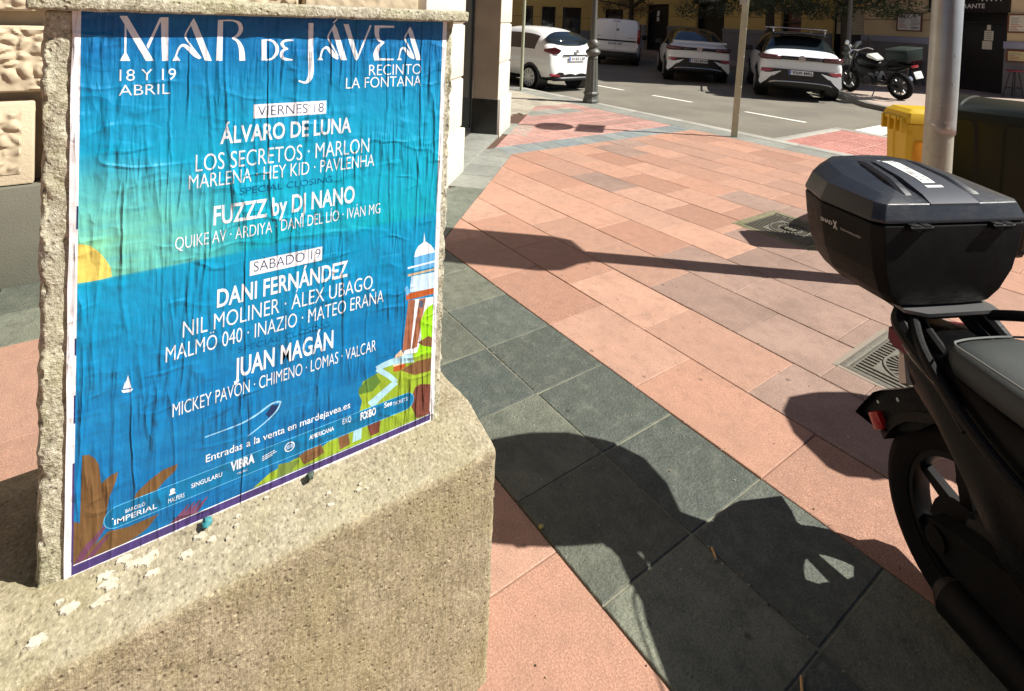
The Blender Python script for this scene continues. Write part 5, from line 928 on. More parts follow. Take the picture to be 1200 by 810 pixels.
def paneltop(f): 
    t = [(-.43, SZ+.101), (-.33, SZ+.112), (-.22, SZ+.094), (-.14, SZ+.069), (-.104, SZ+.05)]
    for (a, za), (b, zb) in zip(t[:-1], t[1:]):
        if f <= b: return za+(zb-za)*(f-a)/(b-a)
    return t[-1][1]
ring_loft(bm, [[(f, -.066*k-.015, paneltop(f)+.004), (f, .066*k-.015, paneltop(f)+.004), (f, .066*k-.015, paneltop(f)-.02), (f, -.066*k-.015, paneltop(f)-.02)] for f, k in ((-.415, .9), (-.33, 1.0), (-.22, 1.1), (-.14, 1.2), (-.106, 1.25))])
obj('lid_panel', bm, mat('lid_panel_grey', (.034, .040, .054), .42, .1, 30), lid)
bm = NB(); ring_loft(bm, [[(-.43, -.062-.015, paneltop(-.43)+.012), (-.43, .062-.015, paneltop(-.43)+.012), (-.418, .062-.015, paneltop(-.418)+.013), (-.418, -.062-.015, paneltop(-.418)+.013)], [(-.43, -.062-.015, paneltop(-.43)-.01), (-.43, .062-.015, paneltop(-.43)-.01), (-.418, .062-.015, paneltop(-.418)-.01), (-.418, -.062-.015, paneltop(-.418)-.01)]]); obj('lid_step', bm, mat('lid_edge_highlight', (.12, .13, .14), .3), lid)  # the step's pale grey carries its edge highlight
bm = NB()                                  # sticker: white label with small print
sl = lambda f, y, dz: (f, y-.02, paneltop(f)+.0045+dz)
for f0, f1, ya, yb, mi in ((-.345, -.19, -.022, .022, 0), (-.178, -.168, -.028, .03, 0), (-.357, -.352, -.03, -.018, 0)):
    n = 6
    for q in range(n):
        a, b = f0+(f1-f0)*q/n, f0+(f1-f0)*(q+1)/n
        ring_loft(bm, [[sl(a, ya, 0), sl(a, yb, 0), sl(b, yb, 0), sl(b, ya, 0)], [sl(a, ya, .0012), sl(a, yb, .0012), sl(b, yb, .0012), sl(b, ya, .0012)]], mi=mi)
for q, (ya, yb) in enumerate(((-.016, -.006), (-.003, .004), (.008, .017))):
    for (fa, fb_) in ((-.335, -.27), (-.26, -.235), (-.225, -.20)):
        if (q+int(fa*100)) % 3 == 0: continue
        bm.faces.new([bm.verts.new(p) for p in (sl(fa, ya, .0016), sl(fa, yb, .0016), sl(fb_, yb, .0016), sl(fb_, ya, .0016))]).material_index = 1
obj('sticker', bm, [stick, mat('print_grey', (.25, .25, .25), .7)], lid)
bm = NB()
for y in (.125, -.150):
    bm = NB()
    rb(bm, -.108, -.078, y-.033, y-.004, SZ-.016, SZ+.004, 0, .003); rb(bm, -.106, -.080, y-.003, y+.003, SZ-.012, SZ+.002); rb(bm, -.108, -.078, y+.004, y+.033, SZ-.016, SZ+.004, 0, .003)
    cyl(bm, (-.082, y-.036, SZ-.005), (-.082, y+.036, SZ-.005), .0055, seg=10)
    obj('hinge', bm, blk, case)
bm = NB()                                  # side lettering on the right flank
def flank(a, b):                           # a along the side (0 rear .. 1 front), b up
    p0, p1 = Vector((-.33, -.280-.015, 0)), Vector((-.125, -.262-.015, 0))
    t = p0+(p1-p0)*a; s = 1-.07*max(0, (SZ-.012-b)/.14); return (t.x, t.y*s-.003, b)
add_text(bm, 'SHAD', .14, .36, 1.032, .012, lambda a, b: flank(a, b), 0, .03)
add_text(bm, 'X', .37, .45, 1.024, .026, lambda a, b: flank(a, b), 0, .05)
add_text(bm, 'TECHNOLOGY', .50, .86, 1.030, .006, lambda a, b: flank(a, b), 0)
obj('lettering', bm, mat('letter_grey', (.42, .42, .42), .5), case, recalc=False)
bm = NB()                                  # engine, exhaust, stand, forks, bars and screen
ring_loft(bm, [sec(.02, .07, .19, .36), sec(.12, .10, .17, .40), sec(.3, .11, .16, .42), sec(.45, .09, .18, .38)]); cyl(bm, (0, -.1, .265), (0, .1, .265), .022); rb(bm, -.07, .40, .075, .15, .17, .36, 0, .02)  # left-hand casing added to block light through the lower rim
obj('engine', bm, blk, sco)
bm = NB(); tube(bm, [(.42, .10, .20), (.25, .15, .22), (.10, .165, .25)], .022); cyl(bm, (.14, .165, .245), (-.16, .175, .28), .055, .062, 18); cyl(bm, (-.16, .175, .28), (-.19, .176, .286), .062, .03, 18)
obj('exhaust', bm, blk, sco)
bm = NB(); ring_loft(bm, [[(f, -.075+d, z) for d, z in ((0, a), (-.05, a+.01), (-.05, b-.01), (0, b))] for f, a, b in ((-.03, .225, .305), (.05, .20, .33), (.2, .18, .36), (.45, .17, .40))]); cyl(bm, (0, -.08, .265), (0, -.135, .265), .03, seg=14); obj('swingarm', bm, blk, sco)
bm = NB(); cyl(bm, (.45, -.125, .15), (.06, -.135, .16), .045, .052, 18); cyl(bm, (.06, -.135, .16), (.03, -.135, .163), .052, .03, 18); obj('shade_filler', bm, blk, sco)  # added black cylinder, merges the lower wheel into the dark shade
bm = NB(); lathe(bm, [(.035, -.050), (.085, -.050), (.085, -.054), (.035, -.054)], 'Y', 30, 0, (0, 0, .265)); obj('brake_disc', bm, MATS['dark_rim'], sco)
bm = NB(); tube(bm, [(.35, .12, .22), (.33, .2, .12), (.30, .26, .006)], .012); obj('stand', bm, blk, sco)
bm = NB()
for y in (-.085, .085): cyl(bm, (1.36, y, .275), (1.22, y*.9, .75), .022)
obj('fork', bm, blk, sco)
bm = NB(); rings = [[(R0*cos(rad(a))+1.36, y, .275+R0*sin(rad(a))) for y, R0 in ((-.06, .285), (0, .305), (.06, .285), (.06, .278), (-.06, .278))] for a in range(20, 170, 10)]; ring_loft(bm, rings); obj('front_mudguard', bm, blkg, sco)
bm = NB(); tube(bm, [(1.08, -.36, 1.04), (1.12, -.2, 1.06), (1.16, 0, 1.02), (1.12, .2, 1.06), (1.08, .36, 1.04)], .014); 
for y in (-.35, .35): cyl(bm, (1.07, y*.75, 1.042), (1.07, y*1.06, 1.04), .019)
obj('handlebar', bm, blk, sco)
for y in (-1, 1):
    bm = NB(); tube(bm, [(1.12, .22*y, 1.06), (1.13, .30*y, 1.16), (1.13, .33*y, 1.2)], .006); lathe(bm, [(0, -.012), (.05, -.01), (.055, .0), (.04, .014), (0, .02)], 'X', 16, 0, (1.13, .36*y, 1.24)); obj('mirror', bm, blk, sco)
bm = NB(); ring_loft(bm, [[(1.30+z*.0, y, .95) for y, z in ((-.14, 0), (0, .0), (.14, 0))], [(1.2, y, 1.25) for y in (-.13, 0, .13)]], closed=False); obj('windscreen', bm, darkglass, sco)
bm = NB(); lathe(bm, [(0, 0), (.07, .0), (.075, -.03), (0, -.04)], 'X', 18, 0, (1.47, 0, .82)); obj('headlight', bm, clearl, sco)
sco2 = copy_tree(sco); sco2.location = (.06, 3.20, 0); sco2.rotation_euler.z = rad(-26)
tag(sco2, 'second black scooter standing just past the first, only its shadow reaching the salmon slabs', 'scooter')
# ------------------------------------------------------------------ street furniture
galv, t_, b_ = newmat('galvanised_steel'); v_ = t_.coord()
n_ = t_.noise(t_.coord((14, 14, 2)), 1.5, 5, .65); n2_ = t_.noise(v_, 45, 3)
c_ = t_.mix(n_, (.31, .31, .25), (.47, .46, .38)); c_ = t_.mix(t_.ramp(n2_, [(.55, 0.0), (.75, .4)]), c_, (.25, .24, .2))
t_.link(c_, b_.inputs['Base Color']); b_.inputs['Roughness'].default_value = .5; b_.inputs['Metallic'].default_value = .35; t_.link(t_.bump(n2_, 1, .001), b_.inputs['Normal'])
sleeve_m = mat('sleeve_steel', (.36, .37, .36), .38, .2, 10, metal=.55, dirt=.3, dirtcol=(.2, .19, .16))
PX, PY = -1.30, 4.33
pole = thing('traffic_light_pole', 'thick galvanised steel pole with bolted sleeve behind the top case', 'pole', (PX, PY, 0), rot=(0, 0, 0))
bm = NB(); lathe(bm, [(.15, 0), (.15, .02), (.086, .03), (.080, .3), (.079, 1.2), (.076, 5.5), (.0, 5.52)], 'Z', 40); obj('pole_shaft', bm, galv, pole)
bm = NB(); n = 16; rings = []
for z, a0 in ((1.0, 25), (1.05, -5), (1.09, -35), (1.09001, -35), (3.4, -35)):
    rings.append([( (.0835)*cos(rad(a0-90+q*(150-(a0+35))/n)-rad(12)), (.0835)*sin(rad(a0-90+q*(150-(a0+35))/n)-rad(12)), z) for q in range(n+1)])
ring_loft(bm, rings, closed=False); o = obj('sleeve', bm, sleeve_m, pole); md = o.modifiers.new('s', 'SOLIDIFY'); md.thickness = .004; md.offset = 1
bm = NB()
for a, z in ((-95, 1.06), (-88, 1.06), (-52, 1.055), (-46, 1.05), (-40, 1.045), (-75, 1.155), (-75, 1.185), (-75, 1.215), (-30, 1.5), (-33, 1.32)):
    d = Vector((cos(rad(a)), sin(rad(a)), 0)); cyl(bm, d*.080+Vector((0, 0, z)), d*.093+Vector((0, 0, z)), .007, seg=8)
obj('bolt', bm, steel, pole)
# signal heads above the frame, whose shadow lies on the salmon slabs
sig_rot = SUN_AZ
def signal(z0, h, off, nl):
    bm = NB(); R3 = Matrix.Rotation(-sig_rot, 3, 'Z')
    pl = [(-.30, .12), (-.26, .0), (-.08, -.10), (.10, -.14), (.14, -.06), (.26, .05), (.30, .2), (.30, h-.08), (.24, h), (-.24, h), (-.30, h-.08)]
    ring_loft(bm, [[R3 @ Vector((a, -.02+off, z0+b)) for a, b in pl], [R3 @ Vector((a, .0+off, z0+b)) for a, b in pl]])
    o = obj('signal_head', bm, blk, pole)
    b = NB(); add_box(b, R3 @ Vector((0, off+.08, z0+h/2)), (.28, .16, h*.84), R3, 0, .02); obj('signal_box', b, blk, o)
    for k in range(nl):
        b = NB(); c = R3 @ Vector((0, off+.17, z0+h*(k+.5)/nl)); x = R3 @ Vector((0, 1, 0)); cyl(b, c, c+x*.02, .095, seg=20); obj('signal_lens', b, mat(('lens_green', 'lens_amber', 'lens_red')[k], ((.02, .12, .06), (.25, .12, .01), (.25, .02, .02))[k], .2), o)
signal(2.45, 1.15, .11, 3)
yel = mat('yellow_plastic', (.62, .40, .012), .45, .1, 6, .0008, 200, dirt=.12, dirtcol=(.3, .18, .02))
orng = mat('orange_lit_plastic', (.72, .30, .01), .42, .1, 6)
gbin = mat('dark_green_plastic', (.007, .010, .007), .42, .2, 6, .0008, 200, spec=.2, dirt=.04, dirtcol=(.06, .06, .045))
def wheelie(name, label, loc, rz, W, D, H, m_body, m_lid, hump=.0):
    o = thing(name, label, 'bin', loc, rz, 'wheelie bins by the pole')
    bm = NB(); k = .78
    def R_(z, s, ex=0): return [(x*s*W/2+0, y*s*D/2, z) for x, y in ((-.82, -1), (-.3, -1.0), (-.22, -.94), (.22, -.94), (.3, -1), (.82, -1), (1, -.82), (1, -.3), (.95, -.22), (.95, .22), (1, .3), (1, .82), (.82, 1), (-.82, 1), (-1, .82), (-1, .3), (-.95, .22), (-.95, -.22), (-1, -.3), (-1, -.82))]
    ring_loft(bm, [R_(.05, k*.95), R_(.09, k), R_(H*.45, (k+1)/2), R_(H*.80, .97), R_(H*.86, .99), R_(H*.862, 1.06), R_(H*.90, 1.07), R_(H*.905, 1.02)])
    obj('body', bm, m_body, o, ang=25)
    bm = NB()
    def L_(z, s, sh=0): return [(x*s*W/2, y*s*D/2+sh, z+hump*(.5-.5*y) if hump else z) for x, y in ((-.9, -1), (.9, -1), (1, -.9), (1, .9), (.9, 1), (-.9, 1), (-1, .9), (-1, -.9))]
    if not hump:
        ring_loft(bm, [L_(H*.906, 1.04), L_(H*.908, 1.10), L_(H*.94, 1.10), L_(H*.975, 1.02), L_(H, .80), L_(H*1.005, .3)])
        for y in (-1, 1): cyl(bm, (-W*.3, y*D*.56, H*.93), (W*.3, y*D*.56, H*.93), .018, seg=10)
        for x in (-.38, -.1, .18, .42): add_box(bm, (x*W, -D*.56, H*.89), (.02, .05, H*.10), None, 0, .004)
        for y in (-.38, .0, .38): add_box(bm, (-W*.55, y*D, H*.89), (.05, .02, H*.10), None, 0, .004)
    else:
        n = 12; rings = []
        for x, s in ((-W*.55, .93), (-W*.53, 1.0), (-W*.30, 1.0), (-W*.28, .965), (W*.28, .965), (W*.30, 1.0), (W*.53, 1.0), (W*.55, .93)):
            rings.append([(x, -D*.56*cos(pi*q/n)*(1 if s > .95 else .97), H*.905+(H*.13*s if s < 1 else H*.135)*sin(pi*q/n)**.6) for q in range(n+1)])
        ring_loft(bm, rings)
    obj('lid', bm, m_lid, o, ang=28)
    bm = NB()
    for x in (-1, 1): bm = NB(); lathe(bm, [(0, -.025), (.09, -.025), (.1, -.01), (.1, .01), (.09, .025), (0, .025)], 'X', 18, 0, (x*W*.38, D*.42, .10)); obj('wheel', bm, rub, o)
    return o
yb = wheelie('wheelie_bin', 'bright yellow wheelie bin left of the steel pole', (-1.60, 4.90, 0), rad(-40), .29, .31, 1.08, yel, yel)
db = wheelie('wheelie_bin', 'dark green wheelie bin with a domed lid right of the steel pole', (-1.33, 5.80, 0), rad(4), .66, .80, 1.09, gbin, gbin, .01)
bm = NB(); b2(bm, .120, .146, -.11, .11, .12, .86, 0, .008); obj('lit_side_panel', bm, orng, yb)  # added panel; the orange light on the bin's right face is its colour
bm = NB(); add_box(bm, (.345, -.1, .80), (.004, .22, .12)); obj('bin_label', bm, stick, db)
# cast-iron covers
iron, t_, b_ = newmat('cast_iron'); v_ = t_.coord(); n_ = t_.noise(v_, 60, 4); c_ = t_.mix(n_, (.09, .085, .068), (.25, .235, .195)); t_.link(c_, b_.inputs['Base Color']); b_.inputs['Roughness'].default_value = .6; b_.inputs['Metallic'].default_value = .3; t_.link(t_.bump(n_, 1, .002), b_.inputs['Normal'])
mossy = mat('mossy_mortar', (.19, .175, .11), .95, .3, 30, .004, 90, dirt=.8, dirtcol=(.10, .11, .03))
def cover(label, x0, x1, y0, y1, moss):
    o = thing('manhole_cover', label, 'manhole cover', ((x0+x1)/2, (y0+y1)/2, 0), 0, 'cast iron covers in the pavement'); w, h = (x1-x0)/2, (y1-y0)/2
    bm = NB(); 
    for a in ((-w+.004, -w+.035, -h+.004, h-.004), (w-.035, w-.004, -h+.004, h-.004), (-w+.035, w-.035, -h+.004, -h+.035), (-w+.035, w-.035, h-.035, h-.004)): b2(bm, *a, -.03, .003, 0, .002)
    obj('frame', bm, mossy if moss else iron, o)
    bm = NB(); b2(bm, -w+.04, w-.04, -h+.04, h-.04, -.03, -.006)
    n = 15
    for i in range(n):
        y = -h+.055+i*(2*h-.11)/(n-1)
        for xa, xb in ((-w+.05, -.15), (.15, w-.05)) if abs(y) < .15 else ((-w+.05, w-.05),): b2(bm, xa, xb, y-.006, y+.006, -.007, .001, 0)
    for k in range(26):
        a = 2*pi*k/26; add_box(bm, (.115*cos(a), .115*sin(a), -.003), (.045, .009, .008), Matrix.Rotation(a, 3, 'Z'))
    for r0 in (.085, .145): lathe(bm, [(r0-.005, -.006), (r0-.005, .001), (r0+.005, .001), (r0+.005, -.006)], 'Z', 32)
    for k in range(7): b2(bm, -w+.055+k*.06, -w+.085+k*.06, h-.075, h-.06, -.006, .001)
    for k in range(3): add_box(bm, (-.03+k*.03, 0, -.003), (.012, .06, .008))
    obj('cover_plate', bm, iron, o)
    bm = NB()
    for a in ((-w-.02, -w+.002, -h-.02, h+.02), (-w, w, h-.002, h+.02), (w-.002, w+.02, -h-.02, h+.02), (-w, w, -h-.02, -h+.002)): b2(bm, *a, -.03, .0015)
    obj('mortar_joint', bm, mossy if moss else mat('pale_mortar', (.24, .205, .165), .95, .15, 30), o)
cover('square iron cover edged with moss left of the top case', *covers[0], True)
cover('square iron cover with ring pattern just behind the scooter tail', *covers[1], False)
# leaning thin sign post, signs above the frame
pgal = mat('painted_post', (.36, .38, .27), .6, .15, 8, dirt=.4, dirtcol=(.22, .21, .14))
sp = thing('sign_post', 'slender leaning grey sign post at the kerb before the parked cars', 'sign post', (-4.75, 7.53, 0), rot=(rad(-.3), rad(2.0), 0))
bm = NB(); b2(bm, -.045, .045, -.024, .024, -.05, 3.3, 0, .006); post = obj('post', bm, pgal, sp); post.rotation_euler.z = rad(35)
bm = NB(); lathe(bm, [(0, 0), (.30, .0), (.30, .012), (0, .012)], 'Y', 28, 0, (0, -.03, 2.75)); o = obj('sign_plate', bm, mat('sign_back_grey', (.45, .46, .47), .4, metal=.4), sp); o.rotation_euler.z = rad(-50)
bm = NB(); ring_loft(bm, [[(x, y, z) for x, z in ((-.3, 1.95), (.3, 1.95), (.3, 2.38), (-.3, 2.38))] for y in (-.04, -.028)]); o = obj('sign_plate', bm, MATS['sign_back_grey'], sp); o.rotation_euler.z = rad(-50)
bm = NB()
for z in (.33, .75, 1.2, 1.6): cyl(bm, (-.05, -.0, z), (.05, .0, z), .01, seg=8)
obj('bolt', bm, steel, sp)
sp2 = thing('sign_post', 'thin grey post at the kerb beside the white hatchback door', 'sign post', (-10.12, 7.62, 0))
bm = NB(); cyl(bm, (0, 0, -.05), (0, 0, 3.2), .035, seg=12); obj('post', bm, pgal, sp2)
bm = NB(); b2(bm, -.3, .3, -.06, -.045, 2.5, 3.1, 0, .004); o = obj('sign_plate', bm, MATS['sign_back_grey'], sp2); o.rotation_euler.z = rad(-60)
# cast-iron lamp posts
lampm = mat('lamp_post_paint', (.085, .088, .078), .45, .15, 8, .001, 90, dirt=.25, dirtcol=(.16, .15, .12))
glow = mat('lantern_glass', (.5, .5, .45), .2)
def lamp_post(loc, label, H=4.2, k=1.0):
    o = thing('lamp_post', label, 'lamp post', loc, 0, 'fluted lamp posts')
    bm = NB(); lathe(bm, [(.165*k, 0), (.165*k, .05), (.15*k, .07), (.14*k, .12), (.135*k, .16), (.155*k, .17), (.155*k, .20), (.13*k, .23)], 'Z', 10, 0); obj('foot', bm, lampm, o, ang=25)
    bm = NB(); seg = 24; rings = []
    for z, r in ((.22, .128*k), (.5, .118*k), (.86, .10*k)): rings.append([(r*(1+.045*(-1)**q)*cos(2*pi*q/seg), r*(1+.045*(-1)**q)*sin(2*pi*q/seg), z) for q in range(seg)])
    ring_loft(bm, rings); obj('fluted_base', bm, lampm, o, ang=20)
    bm = NB(); lathe(bm, [(.085*k, .86), (.10*k, .87), (.10*k, .895), (.08*k, .91), (.10*k, .95), (.142*k, .985), (.15*k, 1.01), (.14*k, 1.04), (.095*k, 1.075), (.09*k, 1.10), (.115*k, 1.13), (.122*k, 1.17), (.105*k, 1.22), (.07*k, 1.26)], 'Z', 20); obj('collar', bm, lampm, o)
    bm = NB(); lathe(bm, [(.062*k, 1.25), (.05*k, 2.2), (.042*k, H), (.06*k, H+.02), (.06*k, H+.06), (0, H+.07)], 'Z', 18); obj('shaft', bm, lampm, o)
    bm = NB(); lathe(bm, [(.08, H+.07), (.17, H+.5), (.17, H+.501), (0, H+.502)], 'Z', 6); obj('lantern', bm, glow, o, flat=True)
    bm = NB(); lathe(bm, [(.21, H+.5), (.16, H+.6), (.05, H+.68), (.03, H+.78), (0, H+.8)], 'Z', 6); obj('lantern_cap', bm, lampm, o, flat=True)
    return o
lamp_post((-8.12, 7.86, 0), 'dark fluted lamp post between the white hatchback and the van')
lamp_post((-7.15, 16.55, 0), 'fluted lamp post standing next to the parked black motorcycle')
# stools
def stool(loc, label):
    o = thing('bar_stool', label, 'stool', loc, rad(20), 'bar stools')
    bm = NB(); lathe(bm, [(0, .70), (.17, .70), (.18, .715), (.17, .74), (0, .745)], 'Z', 18); obj('seat', bm, mat('stool_red', (.22, .02, .03), .5), o)
    for k in range(4):
        a = k*pi/2; bm = NB(); cyl(bm, (.09*cos(a), .09*sin(a), .70), (.21*cos(a), .21*sin(a), 0), .013, seg=8); obj('leg', bm, blackmetal, o)
    bm = NB(); tube(bm, [(.165*cos(q*pi/8), .165*sin(q*pi/8), .26) for q in range(17)], .008, 6, 0, 1); obj('footrest', bm, blackmetal, o)
q_ = FP0+FT*.86+FN*.28; stool((q_.x, q_.y, 0), 'red topped bar stool under the yellowish menu frame')
q_ = FP0+FT*(-1.85)+FN*.30; stool((q_.x, q_.y, 0), 'red topped bar stool between the motorcycle and the steel pole')
dp = thing('drain_pipe', 'grey rain pipe on the bar wall behind the motorcycle tail', 'pipe', FP0+FT*(-2.25)+FN*.1)
bm = NB(); cyl(bm, (0, 0, -.02), (0, 0, .98), .035, seg=12); cyl(bm, (0, 0, .98), (0, 0, 1.02), .045, seg=12); obj('pipe_shaft', bm, mat('pipe_grey', (.3, .31, .32), .5), dp)
# litter
def butt(loc, rz, label, L=.034):
    o = thing('cigarette_butt', label, 'cigarette butt', loc, rz, 'litter on the slabs')
    bm = NB(); cyl(bm, (-L/2, 0, .0045), (L/2, 0, .0045), .004, seg=10); obj('filter', bm, mat('butt_tan', (.55, .33, .14), .8), o)
    bm = NB(); cyl(bm, (L/2, 0, .0045), (L/2+.008, 0, .0045), .0042, .003, seg=10); obj('burnt_end', bm, mat('ash', (.25, .24, .22), .9), o)
butt((-.97, 1.545, 0), rad(-35), 'tan cigarette butt at the joint in the middle of the scooter shadow')
butt((-.635, 1.42, 0), rad(-60), 'longer cigarette butt lying in the joint below the wheel shadow', .045)
o = NB(); bmesh.ops.create_icosphere(o, subdivisions=2, radius=.009); 
for v in o.verts: v.co.z *= .45; v.co += Vector((noise.noise(v.co*200), noise.noise(v.co*210), 0))*.002
tag(obj('petal', o, mat('petal_yellow', (.42, .36, .12), .8), loc=(-1.335, 1.155, .004)), 'small yellow petal on the dark slabs beside the concrete base', 'petal')

# ------------------------------------------------------------------ cars
carw = mat('white_car_paint', (.86, .87, .86), .28, .02, 3, coat=.6)
carg = mat('silver_white_paint', (.80, .83, .84), .28, .02, 3, coat=.6)
carglass = mat('car_glass', (.012, .018, .022), .04, .1, 2, spec=.9)
carblk = mat('car_black_trim', (.010, .010, .011), .45)
carblkg = mat('car_gloss_black', (.012, .010, .012), .1, coat=.6)
tailr = mat('tail_lamp', (.30, .015, .02), .12, .2, 20, coat=.6)
taild = mat('tail_lamp_dark', (.09, .02, .022), .12, .3, 40, coat=.6)
platew = mat('plate_white', (.72, .73, .74), .4)
plateb = mat('plate_ink', (.03, .03, .04), .5)
silver = mat('silver_trim', (.55, .55, .55), .25, metal=.9)
alloy = mat('alloy_wheel', (.50, .50, .49), .3, metal=.7)
def car_body(o, ST, roof_m, paint, glass_side, glass_top, sub=2):
    bmm = NB(); rings = []
    for x, zb, wb, zm, wm, zB, wB, zR, wR, zT in ST:
        half = [(0, zb), (wb*.8, zb), (wb, zb+.06), (wm, zm), (wB, zB), (wR, zR), (wR*.6, zT-.012), (0, zT)]
        rings.append([(x, y, z) for y, z in half]+[(x, -y, z) for y, z in half[-2:0:-1]])
    vr, fs = ring_loft(bmm, rings, True, True)
    n = len(rings[0]); m = n//2
    cnt = 0
    for i in range(len(rings)-1):
        for k in range(n):
            row = k if k < m else n-1-k
            f = fs[cnt]; cnt += 1
            if row == 4 and glass_side[0] <= i < glass_side[1]: f.material_index = 1
            elif row in (5, 6) and i in glass_top: f.material_index = 1
            elif row in (5, 6) and glass_side[0] <= i < glass_side[1]+1: f.material_index = 2
            elif row in (0, 1): f.material_index = 3
    bmesh.ops.recalc_face_normals(bmm, faces=bmm.faces)
    for f in bmm.faces: f.smooth = True
    me = bpy.data.meshes.new('b'); bmm.to_mesh(me); bmm.free()
    t = bpy.data.objects.new('b', me); COL.objects.link(t); md = t.modifiers.new('s', 'SUBSURF'); md.levels = sub; md.render_levels = sub
    for q in range(4): me.materials.append(paint)
    me2 = bpy.data.meshes.new_from_object(t.evaluated_get(bpy.context.evaluated_depsgraph_get()))
    bpy.data.objects.remove(t)
    for idx, nm, mm in ((0, 'body', paint), (1, 'window', carglass), (2, 'roof', roof_m), (3, 'underbody', carblk)):
        b = NB(); b.from_mesh(me2)
        bmesh.ops.delete(b, geom=[f for f in b.faces if f.material_index != idx], context='FACES')
        if not b.faces: b.free(); continue
        for f in b.faces: f.material_index = 0; f.smooth = True
        obj(nm, b, mm, o, recalc=False)
def car_wheels(o, xr, xf, R, y, spokes=10, arch=True):
    for x in (xr, xf):
        for s in (-1, 1):
            w = NB(); rings = []; seg = 36
            for r, h in ((R*.66, .10), (R*.93, .11), (R, .08), (R, -.08), (R*.93, -.11), (R*.66, -.10)): rings.append([(r*cos(2*pi*q/seg), h, r*sin(2*pi*q/seg)) for q in range(seg)])
            ring_loft(w, rings, True, True); wo = obj('wheel', w, rub, o, (x, s*(y-.10), R))
            r_ = NB(); ys = s*.112
            lathe(r_, [(R*.70, ys-.01*s), (R*.70, ys+.004*s), (R*.63, ys+.004*s), (R*.63, ys-.01*s)], 'Y', 36)
            lathe(r_, [(0, ys-.01*s), (R*.14, ys-.01*s), (R*.14, ys+.006*s), (0, ys+.008*s)], 'Y', 14)
            for k in range(spokes):
                a = 2*pi*k/spokes; d = Vector((cos(a), 0, sin(a))); p = Vector((-sin(a), 0, cos(a)))
                ring_loft(r_, [[d*R*.1+p*wv+Vector((0, yy, 0)) for wv, yy in ((-.018, ys-.008*s), (.018, ys-.008*s), (.018, ys+.004*s), (-.018, ys+.004*s))], [d*R*.66+p*wv*1.3+Vector((0, yy, 0)) for wv, yy in ((-.018, ys-.008*s), (.018, ys-.008*s), (.018, ys+.004*s), (-.018, ys+.004*s))]])
            obj('rim', r_, alloy, wo)
            if arch:
                b = NB(); cyl(b, (x, s*(y-.30), R*1.02), (x, s*(y-.012), R*1.02), R*1.16, seg=36); obj('wheel_arch', b, carblk, o)
def plate(o, x, z, s, w=.52, h=.11, tilt=0, red=False):
    b = NB(); b2(b, x-.012, x, -w/2, w/2, z-h/2, z+h/2, 0, .003)
    b2(b, x-.0135, x-.0121, w/2-.04, w/2-.004, z-h/2+.004, z+h/2-.004, 2)
    add_text(b, s, -w/2+.06, w/2-.025, z-h*.32, h*.62, lambda a, c: (x-.0136, -a-.02+.0, c), 1, .02)
    return obj('number_plate', b, [platew, plateb, mat('plate_blue', (.02, .08, .45), .5)], o, recalc=False)
def emblem(o, x, z, r, kind):
    b = NB()
    lathe(b, [(r*.82, x-.010), (r*.82, x), (r, x), (r, x-.010)], 'X', 24, 0, (0, 0, z))
    def bar(p, q, w=.009): 
        p, q = Vector((x-.006, p[0]*r, z+p[1]*r)), Vector((x-.006, q[0]*r, z+q[1]*r)); cyl(b, p, q, w*r/.07, seg=6)
    if kind == 'vw':
        for s in (-1, 1): bar((s*.36, .78), (0, .12)); bar((s*.78, .3), (s*.38, -.7)); bar((s*.38, -.7), (0, .0))
    elif kind == 'diamond':
        for s in (-1, 1): bar((0, .8), (s*.5, 0)); bar((s*.5, 0), (0, -.8))
    obj('emblem', b, silver, o)
def put(o, x, y, z, az, roll=0):
    o.rotation_mode = 'XYZ'; o.location = (x, y, z)
    # local x runs forward from the rear bumper, az measured from +Y to +X
    o.rotation_euler = (rad(roll), 0, pi/2-rad(az))
